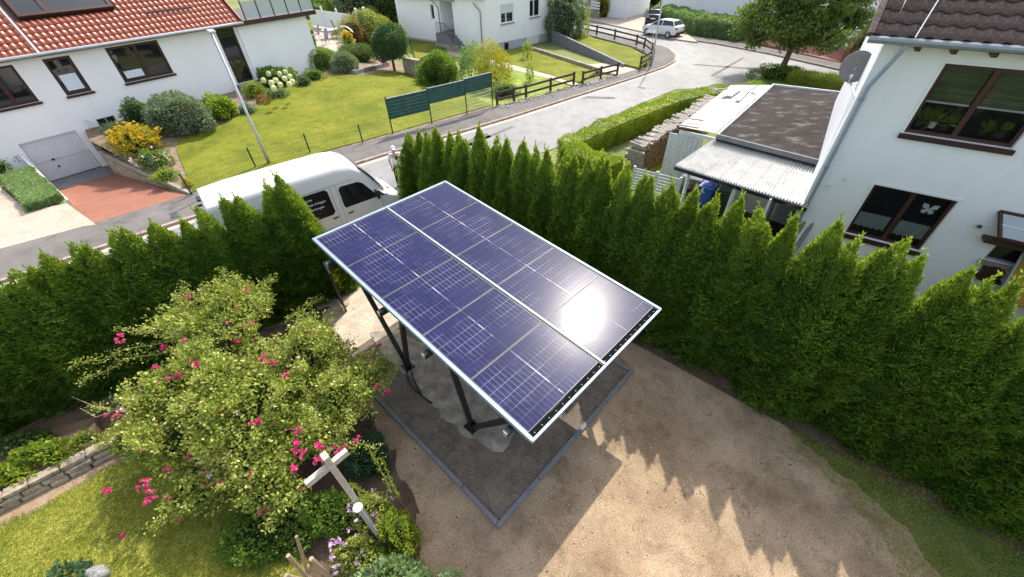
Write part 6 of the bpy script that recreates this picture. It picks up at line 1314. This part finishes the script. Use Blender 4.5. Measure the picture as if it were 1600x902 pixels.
# corrugated sheets, each a ribbed sheet of its own
k0, k1, k2, k3 = g(1055, 258, 2.18), g(1263, 323, 2.18), g(1290, 258, 2.45), g(1121, 214, 2.45)
NS = 8
for k in range(NS):
    t0, t1 = k/NS, (k+1.03)/NS; n_ = 24; vs = []
    for i in range(n_+1):
        t = t0+(t1-t0)*i/n_; h = .036*math.sin(2*PI*i/4)+.003*(k % 2)
        a = k0+(k1-k0)*t; c = k3+(k2-k3)*t; vs += [a+[0, 0, h], c+[0, 0, h]]
    b = MB().add(vs, [(2*i, 2*i+1, 2*i+3, 2*i+2)[::-1] for i in range(n_)]); o = b.build('corrugated_sheet', 'corr', sh); sd = o.modifiers.new('s', 'SOLIDIFY'); sd.thickness = .006
MB().bar(k0+[0, 0, -.10], k1+[0, 0, -.10], .06, .12).build('fascia_board', 'felt', sh)
MB().tube([k0+[0, 0, -.04], k1+[0, 0, -.04]], .035, 6).build('gutter', 'zinc', sh)
w0, w1, w2, w3 = g(1061, 197, 2.25), g(1118, 208, 2.30), g(1204, 133, 2.35), g(1142, 134, 2.25)
NB = 7
for k in range(NB):
    a = w0+(w3-w0)*k/NB; c = w1+(w2-w1)*k/NB; a2 = w0+(w3-w0)*(k+.985)/NB; c2 = w1+(w2-w1)*(k+.985)/NB; slab('roof_sheet', [a+[0, 0, .004*k], c, c2, a2+[0, 0, .004*k]], .03, 'corr')
for i, (a, c) in enumerate((((1130, 150), (1147, 137)), ((1139, 150), (1157, 137)), ((1152, 157), (1170, 138)), ((1062, 195), (1092, 200)), ((1073, 185), (1100, 188)))):
    tag(MB().bar(g(*a, 2.40), g(*c, 2.42), .22 if i < 3 else .12, .04).build('loose_board', 'weatherwhite' if i < 3 else 'logtop'), ['loose pale board on the white shed roof, leftmost at its far end', 'second loose pale board at the far end of the white shed roof', 'loose pale board nearest the felt roof', 'grey plank on the near edge of the white shed roof', 'grey plank a little up from the near edge of the white shed roof'][i], 'board', 'boards lying on the white shed roof')
# walls and posts
for px, z in (((1150, 291), 2.1), ((1078, 268), 2.1)):
    q = g(*px, z); MB().box((*q[:2], z/2), (.09, .09, z)).build('post', 'weatherwhite', sh)
q = g(1122, 213, 2.3); q2 = g(1063, 200, 2.2)
for k in range(7):
    a = g(1050+k*7.6, 208+k*1.2, 2.0); MB().box((*a[:2], 1.0), (.19, .03, 2.0), Matrix.Rotation(-.75, 3, 'Z')).build('wall_board', 'weatherwhite', sh)
MB().bar(q2-[0, 0, .15], q-[0, 0, .15], .05, .14).build('beam', 'weatherwhite', sh)
a, c = k3-[0, 0, .2], k2-[0, 0, .2]; nrm = np.array([0.70, .71, 0])
b = MB(); b.add([a*[1, 1, 0]+nrm*.1, c*[1, 1, 0]+nrm*.1, c+nrm*.1, a+nrm*.1, a*[1, 1, 0]+nrm*.22, c*[1, 1, 0]+nrm*.22, c+nrm*.22, a+nrm*.22], [(0, 1, 2, 3), (7, 6, 5, 4), (0, 4, 5, 1), (1, 5, 6, 2), (2, 6, 7, 3), (3, 7, 4, 0)]); b.build('back_wall', 'render2', sh)
q = g(1213, 300, 2.0); MB().bar((*(c+nrm*.1)[:2]-np.array([1.1, -.9])*.62, 1.1), (*(k1)[:2]-np.array([1.2, -1.0])*.62, 1.1), .06, 2.0).build('partition', 'render2', sh)
# bins and clutter
def bin_(p, rz, m, lab, h=1.05):
    r = empty('wheelie_bin', p, rz, lab, 'bin', 'bins under the corrugated roof')
    def pl(mb, nm, mm, bev=.02): o = link(nm, mb.me(nm, mm)); o.parent = r; md = o.modifiers.new('b', 'BEVEL'); md.width = bev; md.segments = 2; return o
    vs = [(x*s, y*s2, z) for z, s, s2 in ((.06, .22, .25), (h*.9, .28, .34)) for x, y in ((-1, -1), (1, -1), (1, 1), (-1, 1))]
    pl(MB().add(vs, [(3, 2, 1, 0), (4, 5, 6, 7), (0, 1, 5, 4), (1, 2, 6, 5), (2, 3, 7, 6), (3, 0, 4, 7)]), 'bin_body', m); pl(MB().box((0, 0, h*.93), (.60, .72, .06)), 'rim', m); pl(MB().box((0, .0, h*.985), (.56, .66, .07)), 'lid', m); pl(MB().box((0, -.05, h*1.03), (.34, .26, .03)), 'lid_panel', m)
    for s_ in (-1, 1): pl(MB().tube([(s_*.24, .26, .1), (s_*.29, .26, .1)], .10, 12), 'wheel', 'rubber', .004)
    for k in (-1, 1): pl(MB().bar((-.2*k, -.30, .2), (.24*k, -.325, .75), .02, .02), 'rib', m, .004)
bp_ = g(1107, 292, 1.05); bin_((*bp_[:2], 0), -.75, 'bluebin', 'blue wheeled bin under the corrugated roof', 1.12)
bp_ = g(1134, 300, .9); bin_((*bp_[:2], 0), -.6, 'greenbin', 'dark olive bin standing right of the blue bin', .95)
wt = g(1085, 275, .8); tbl = empty('white_side_table', (*wt[:2], 0), 0, 'small white table left of the blue bin', 'table'); MB().box((*wt[:2], .78), (.8, .5, .04), Matrix.Rotation(-.7, 3, 'Z')).build('table_top', 'whitepaint', tbl)
for a, c in ((-.3, -.2), (.3, -.2), (.3, .2), (-.3, .2)): MB().tube([(wt[0]+a, wt[1]+c, 0), (wt[0]+a, wt[1]+c, .76)], .02, 5).build('leg', 'stickwood', tbl)
for k, (px, py, z, s, m, nm, lab, cat) in enumerate(((1170, 300, .5, (.7, .5, .5), 'flat_grey', 'grill', 'dark covered grill in the shade right of the second post', 'grill'), (1186, 315, .4, (.4, .35, .45), 'lace', 'covered_chair', 'chair draped with a pale cloth under the lean-to', 'chair'), (1198, 322, .35, (.4, .35, .6), 'blackmetal', 'slatted_crate', 'black slatted crate beside the draped chair', 'crate'), (1075, 288, .25, (.35, .3, .3), 'flat_grey', 'grey_box', 'small grey box at the foot of the white lattice fence', 'box'))):
    q = g(px, py, z); r = empty(nm, (*q[:2], 0), .5, lab, cat)
    MB().box((*q[:2], s[2]*.5+.1), s, Matrix.Rotation(-.7, 3, 'Z')).build('body', m, r, bevel=.06)
    for a, c in ((-.15, -.1), (.15, -.1), (.15, .1), (-.15, .1)): MB().tube([(q[0]+a, q[1]+c, 0), (q[0]+a, q[1]+c, .15)], .02, 5).build('leg', 'blackmetal', r)
    MB().ball((q[0], q[1], s[2]+.1), (s[0]*.42, s[1]*.42, .10), 8, 6, lump=.2).build('top', m, r, smooth=True)
# white louvred fence
lf = empty('louvre_fence', g(1000, 330), 0, 'weathered white louvred fence panel behind the hedge tops, left of the bins', 'fence')
A_, B2 = g(992, 262, 1.9), g(1064, 280, 1.9); A_ = A_*[1, 1, 0]; B2 = B2*[1, 1, 0]
for k in range(14): z = .35+k*.115; MB().bar(A_+[0, 0, z], B2+[0, 0, z], .02, .10).build('louvre', 'weatherwhite', lf)
for t in (0, .5, 1): q = A_+(B2-A_)*t; MB().box((*q[:2], .98), (.07, .07, 1.96)).build('fence_post', 'weatherwhite', lf)
# leaning pipes and boards at the wall
q0_, q1_ = g(1205, 400, .3), g(1262, 330, 1.9)
for k, (m, r_) in enumerate((('whitepaint', .05), ('stickwood', .06), ('whitepaint', .045), ('zinc', .05))):
    d = np.array([.12*k, -.10*k, 0]); tag(MB().tube([q0_+d-[.1, .1, .25], q1_+d*.6-[0, 0, .1]], r_, 8).build('leaning_pole', m), ['white pole leaning at the house corner, leftmost', 'brown wooden pole leaning at the house corner', 'second white pole leaning at the house corner', 'grey metal pipe leaning nearest the house wall'][k], 'pole', 'poles leaning at the house corner')
tq = g(1068, 138, 0); tb_ = empty('turquoise_parasol', tq, 0, 'folded turquoise awning frame behind the white shed roof', 'awning')
MB().bar(g(1110, 136, 2.6), g(1124, 146, 2.0), .35, .03).build('awning_cloth', 'clear', tb_); MB().bar(g(1175, 141, 2.4), g(1186, 133, 2.7), .25, .03).build('awning_cloth', 'clear', tb_); MB().tube([g(1112, 140, 2.3), g(1183, 137, 2.3)], .03, 6).build('awning_bar', 'zinc', tb_)
# ---- right house
RC = g(1389, 54, 6.4)[:2]; RD = -np.array([math.cos(2.518), math.sin(2.518)]); RO = np.array([RD[1], -RD[0]]); RO = RO if RO[1] < 0 else -RO
rh = empty('right_house', (*RC, 0), 0, 'large grey-white rendered house with brown weathered tile roof at the right edge', 'house'); F3 = Face(RC, RD, RO)
W1 = (1.22, 3.15, 4.44, 5.95); W2 = (1.28, 2.98, 1.57, 3.10); W3 = (4.15, 5.2, 1.80, 2.36)
F3.wall(0, 12, -.1, 6.42, [W1, W2, W3], 'render2', rh, .2)
LF = Face(RC, -RO, -RD); LF.wall(0, 9, -.1, 8.2, [], 'render2', rh, name='side_wall')
for W_, mu in ((W1, 2.13), (W2, 2.16)):
    F3.window(*W_, rh, gm='glassclear', mull=(mu,), inset=.12, fw=.075, fm='redwood', sill=True, sillm='brownframe')
    u0, u1, z0, z1 = W_; b = MB(); t = .055
    F3.box(b, u0-t, u0, z0-.0, z1+t, -.01, .02); F3.box(b, u1, u1+t, z0, z1+t, -.01, .02); F3.box(b, u0, u1, z1, z1+t, -.01, .018); b.build('window_surround', 'whitepaint', rh)
    b = MB(); F3.box(b, u0-.3, u1+.3, z0-.3, z1+.3, -1.6, -1.55); F3.box(b, u0-.3, u0-.28, z0-.3, z1+.3, -1.55, -.2); F3.box(b, u1+.28, u1+.3, z0-.3, z1+.3, -1.55, -.2); F3.box(b, u0-.28, u1+.28, z0-.3, z0-.28, -1.55, -.2); F3.box(b, u0-.28, u1+.28, z1+.28, z1+.3, -1.55, -.2); b.build('room', 'interior', rh)
b = MB()
for k in range(19): F3.box(b, 1.32, 2.06, 5.18+k*.037, 5.18+k*.037+.025, -.20, -.185)
bl_ = b.build('venetian_blind', 'sageleaf', rh)
F3.box(b := MB(), 1.30, 2.07, 5.12, 5.16, -.21, -.18); b.build('blind_bar', 'whitepaint', bl_); F3.box(b := MB(), 2.2, 3.08, 5.12, 5.16, -.21, -.18); b.build('blind_bar', 'whitepaint', bl_)
b = MB()
for k in range(19): F3.box(b, 2.22, 3.06, 5.18+k*.037, 5.18+k*.037+.025, -.20, -.185)
b.build('venetian_blind', 'sageleaf', rh)
for k, (u, s_) in enumerate(((1.45, .3), (1.7, .36), (1.95, .3), (2.6, .22), (2.9, .2))):
    q = F3.P(u, 4.55, -.34); r_ = empty('potted_plant', q, 0, ['leafy houseplant leftmost on the upper window sill', 'houseplant in a white pot on the upper window sill', 'leafy houseplant left of the upper window mullion', 'small houseplant right of the upper window mullion', 'small houseplant at the right end of the upper window'][k], 'plant', 'houseplants in the upper window')
    MB().tube([q, np.array(q)+[0, 0, .14]], [.06, .08], 10).build('pot', 'whitepaint' if k == 1 else 'darkwood', r_); P = np.tile(np.array(q)+[0, 0, .14], (60, 1)); D_ = RNG.randn(60, 3)*.6+[0, 0, .9]; link('foliage', leafmesh('foliage', P, D_, s_*(.6+.6*RNG.rand(60)), .035, 'limeleaf', k, .6), r_)
# lace curtains and butterfly
for u0, u1 in ((1.36, 2.06), (2.26, 2.9)):
    b = MB(); n_ = 40; vs = []
    for i in range(n_+1): u = u0+(u1-u0)*i/n_; o_ = -.20+.015*math.sin(i*1.3); vs += [F3.P(u, 1.78+.04*abs(math.sin(i*PI/8)), o_), F3.P(u, 2.22, o_)]
    b.add(vs, [(2*i, 2*i+2, 2*i+3, 2*i+1) for i in range(n_)]); cu = b.build('lace_curtain', 'lace', rh); sd = cu.modifiers.new('s', 'SOLIDIFY'); sd.thickness = .004
    MB().tube([F3.P(u0, 2.24, -.2), F3.P(u1, 2.24, -.2)], .010, 6).build('curtain_rod', 'brownframe', cu)
b = MB(); uc, zc_ = 2.62, 2.68
for sx in (-1, 1):
    for pts in (((0, .02), (.05, .13), (.16, .15), (.15, .04), (.03, -.01)), ((0, 0), (.12, -.02), (.12, -.10), (.04, -.12), (.0, -.04))):
        vs = [F3.P(uc+sx*x, zc_+z, o_) for o_ in (-.155, -.150) for x, z in pts]; n_ = len(pts); b.add(vs, [tuple(range(n_)), tuple(range(2*n_-1, n_-1, -1))]+[(i, n_+i, n_+(i+1) % n_, (i+1) % n_) for i in range(n_)])
b.build('butterfly_ornament', 'lace', rh); 
F3.window(*W3, rh, fw=.05, inset=.1, fm='flat_grey', sill=True, sillm='concrete', name='ground_window'); 
# opened casement standing out from the wall
Fo = Face(F3.P(0, 0, .42)[:2], F3.d, F3.o); ub, zb_ = onplane((1562, 372), Fo.p, Fo.d); T0 = np.array(F3.P(3.74, 3.08, .04)); B0 = np.array(Fo.P(ub, zb_)); dx = np.array([*F3.d, 0])*1.35
b = MB()
for a, c in ((T0, B0), (T0+dx, B0+dx), (T0, T0+dx), (B0, B0+dx)): b.bar(a, c, .07, .05)
oc = b.build('open_casement', 'redwood', rh); m1, m2 = T0*.5+B0*.5, (T0+dx)*.5+(B0+dx)*.5; MB().bar(m1, m2, .03, .03).build('glazing_bar', 'whitepaint', oc)
slab('pane', [T0, T0+dx, B0+dx, B0], .012, 'clear', oc)
F3.box(b := MB(), 3.80, 5.2, 2.36, 2.44, -.02, .3); b.build('casement_sill', 'redwood', rh)
q = F3.P(3.62, 2.62, .06); MB().tube([q, (q[0]-.1, q[1]-.05, q[2]+.04)], [.05, .03], 8).build('wall_hook', 'blackmetal', rh)
bx_ = empty('bird_house', F3.P(4.45, 1.5, .1), 0, 'dark brown carved wooden letter shelf with a curved top on the house wall', 'wall shelf')
F3.box(b := MB(), 4.25, 4.65, 1.38, 1.62, 0, .14); b.build('shelf_box', 'brownframe', bx_); F3.box(b := MB(), 4.15, 4.72, 1.33, 1.38, 0, .20); b.build('shelf_board', 'brownframe', bx_)
b = MB(); pts = [(4.23, 1.62)]+[(4.25+.4*k/8, 1.64+.09*math.sin(PI*k/8)) for k in range(9)]+[(4.67, 1.62)]; n_ = len(pts); b.add([F3.P(u, z, o_) for o_ in (0, .17) for u, z in pts], [tuple(range(n_)), tuple(range(2*n_-1, n_-1, -1))]+[(i, n_+i, n_+(i+1) % n_, (i+1) % n_) for i in range(n_)]); b.build('curved_top', 'brownframe', bx_)
aw = empty('ochre_awning', F3.P(5.2, 1.5, 1), 0, 'ochre yellow awning cloth with a dark metal edge at the right edge', 'awning')
ap = [g(1612, 372, 2.5), g(1556, 468, 1.2)]; vv = np.array([*F3.d, 0])*2.2; ap += [ap[1]+vv, ap[0]+vv]
for q in (ap[1], ap[2], ap[0], ap[3]): MB().tube([(q[0], q[1], 0), (q[0], q[1], q[2]-.04)], .02, 6).build('awning_pole', 'zinc', aw)
slab('awning_cloth', ap, .03, 'ochre', aw); MB().bar(ap[0]+[0, 0, .02], ap[1]+[0, 0, .02], .04, .05).build('awning_edge', 'zinc', aw)
for u, z in ((.63, 3.07), (.36, 2.81)): q = F3.P(u, z, 0); q2_ = F3.P(u, z, .03); MB().tube([q, q2_], .045, 12).build('wall_vent', 'weatherwhite', rh)
# gutter, downpipe, rafters, roof
GO = .42; gzr = 6.36
MB().tube([F3.P(-.35, gzr, GO+.05), F3.P(12, gzr, GO+.05)], .075, 10).build('gutter', 'zinc', rh)
MB().tube([F3.P(.35, gzr-.02, GO+.05), F3.P(.33, gzr-.18, GO), F3.P(.10, 5.35, .10), F3.P(.10, 5.1, .09), F3.P(.10, 0, .09)], .05, 10).build('downpipe', 'pipeblue', rh, smooth=True)
for z in (5.05, 3.3, 1.6): MB().tube([F3.P(.10, z, .09), F3.P(.10, z+.05, .09)], .062, 10).build('pipe_clip', 'zinc', rh)
for u in (.55, 1.15, 1.78, 2.4, 3.0, 3.6): F3.box(b := MB(), u, u+.09, 6.18, 6.30, .0, .36); b.build('rafter_end', 'brownframe', rh)
F3.box(b := MB(), -.3, 12, 6.32, 6.40, -.3, .40); b.build('soffit', 'render2', rh)
RP2 = math.radians(36)
def rf2(u, t, h=0): p = RC+RD*u+RO*(GO+.02-t*math.cos(RP2)); return Vector((p[0], p[1], 6.42+t*math.sin(RP2)))+Vector((*(RO*math.sin(RP2)*h), math.cos(RP2)*h))
MB().add([rf2(-.32, 0, -.02), rf2(12, 0, -.02), rf2(12, 8, -.02), rf2(-.32, 8, -.02), rf2(-.32, 0, -.18), rf2(12, 0, -.18), rf2(12, 8, -.18), rf2(-.32, 8, -.18)], [(0, 1, 2, 3), (7, 6, 5, 4), (0, 4, 5, 1), (1, 5, 6, 2), (2, 6, 7, 3), (3, 7, 4, 0)]).build('roof', 'brownframe', rh)
tm2 = tile_mesh('roof_tile', .31, .39, .028, 'tile_brown', .026, .045)
R2 = Matrix((Vector((*RD, 0)), Vector((*(-RO*math.cos(RP2)), math.sin(RP2))), Vector((*(RO*math.sin(RP2)), math.cos(RP2))))).transposed().to_4x4()
ro2 = empty('roof_tiles', (*RC, 6.4)); ro2.parent = rh; ro2.matrix_parent_inverse = wm(rh).inverted()
put_tiles(-.30, 6.5, 14, ro2, lim=300, T=rf2, R=R2, me=tm2, tw=.30, tl=.34)
for k in range(7): MB().bar(rf2(-.36, k*.5, .03), rf2(-.36, k*.5+.48, .05), .12, .12).build('verge_tile', 'tile_brown', rh)
MB().tube([rf2(.42, -.05, .08), rf2(.62, 1.5, .12), rf2(.85, 3, .12)], .012, 6).build('lightning_wire', 'whitepaint', rh)
# satellite dish on the side wall
dc = g(1338, 104, 5.3); dn = unit(np.array([CAM[0]-dc[0]-.2, CAM[1]-dc[1], 1.5])); dish = empty('satellite_dish', dc, 0, 'grey satellite dish on an arm beside the house corner', 'satellite dish')
zz_ = Vector(dn); xx_ = zz_.cross(Vector((0, 0, 1))).normalized(); yy_ = zz_.cross(xx_); b = MB(); vs = []; n_ = 28
for j in range(6):
    rr_ = .36*j/5
    for i in range(n_): a = 2*PI*i/n_; vs.append(Vector(dc)+xx_*(rr_*math.cos(a))+yy_*(rr_*1.08*math.sin(a))+zz_*(.10*(rr_/.36)**2))
b.add(vs, [(j*n_+i, (j+1)*n_+i, (j+1)*n_+(i+1) % n_, j*n_+(i+1) % n_) for j in range(5) for i in range(n_)]); o = b.build('reflector', 'dish', dish, smooth=True); sd = o.modifiers.new('s', 'SOLIDIFY'); sd.thickness = .012
lnb = Vector(dc)+zz_*.42+yy_*.22; MB().tube([Vector(dc)+yy_*.42+zz_*.08, lnb], .018, 6).build('feed_arm', 'galv', dish); MB().tube([lnb, lnb-zz_*.12-yy_*.03], .035, 8).build('receiver', 'lace', dish)
wq = LF.P(.5, dc[2]-.35, 0); MB().tube([dc, (dc[0], dc[1], dc[2]-.35), wq], .025, 8).build('mount', 'galv', dish)
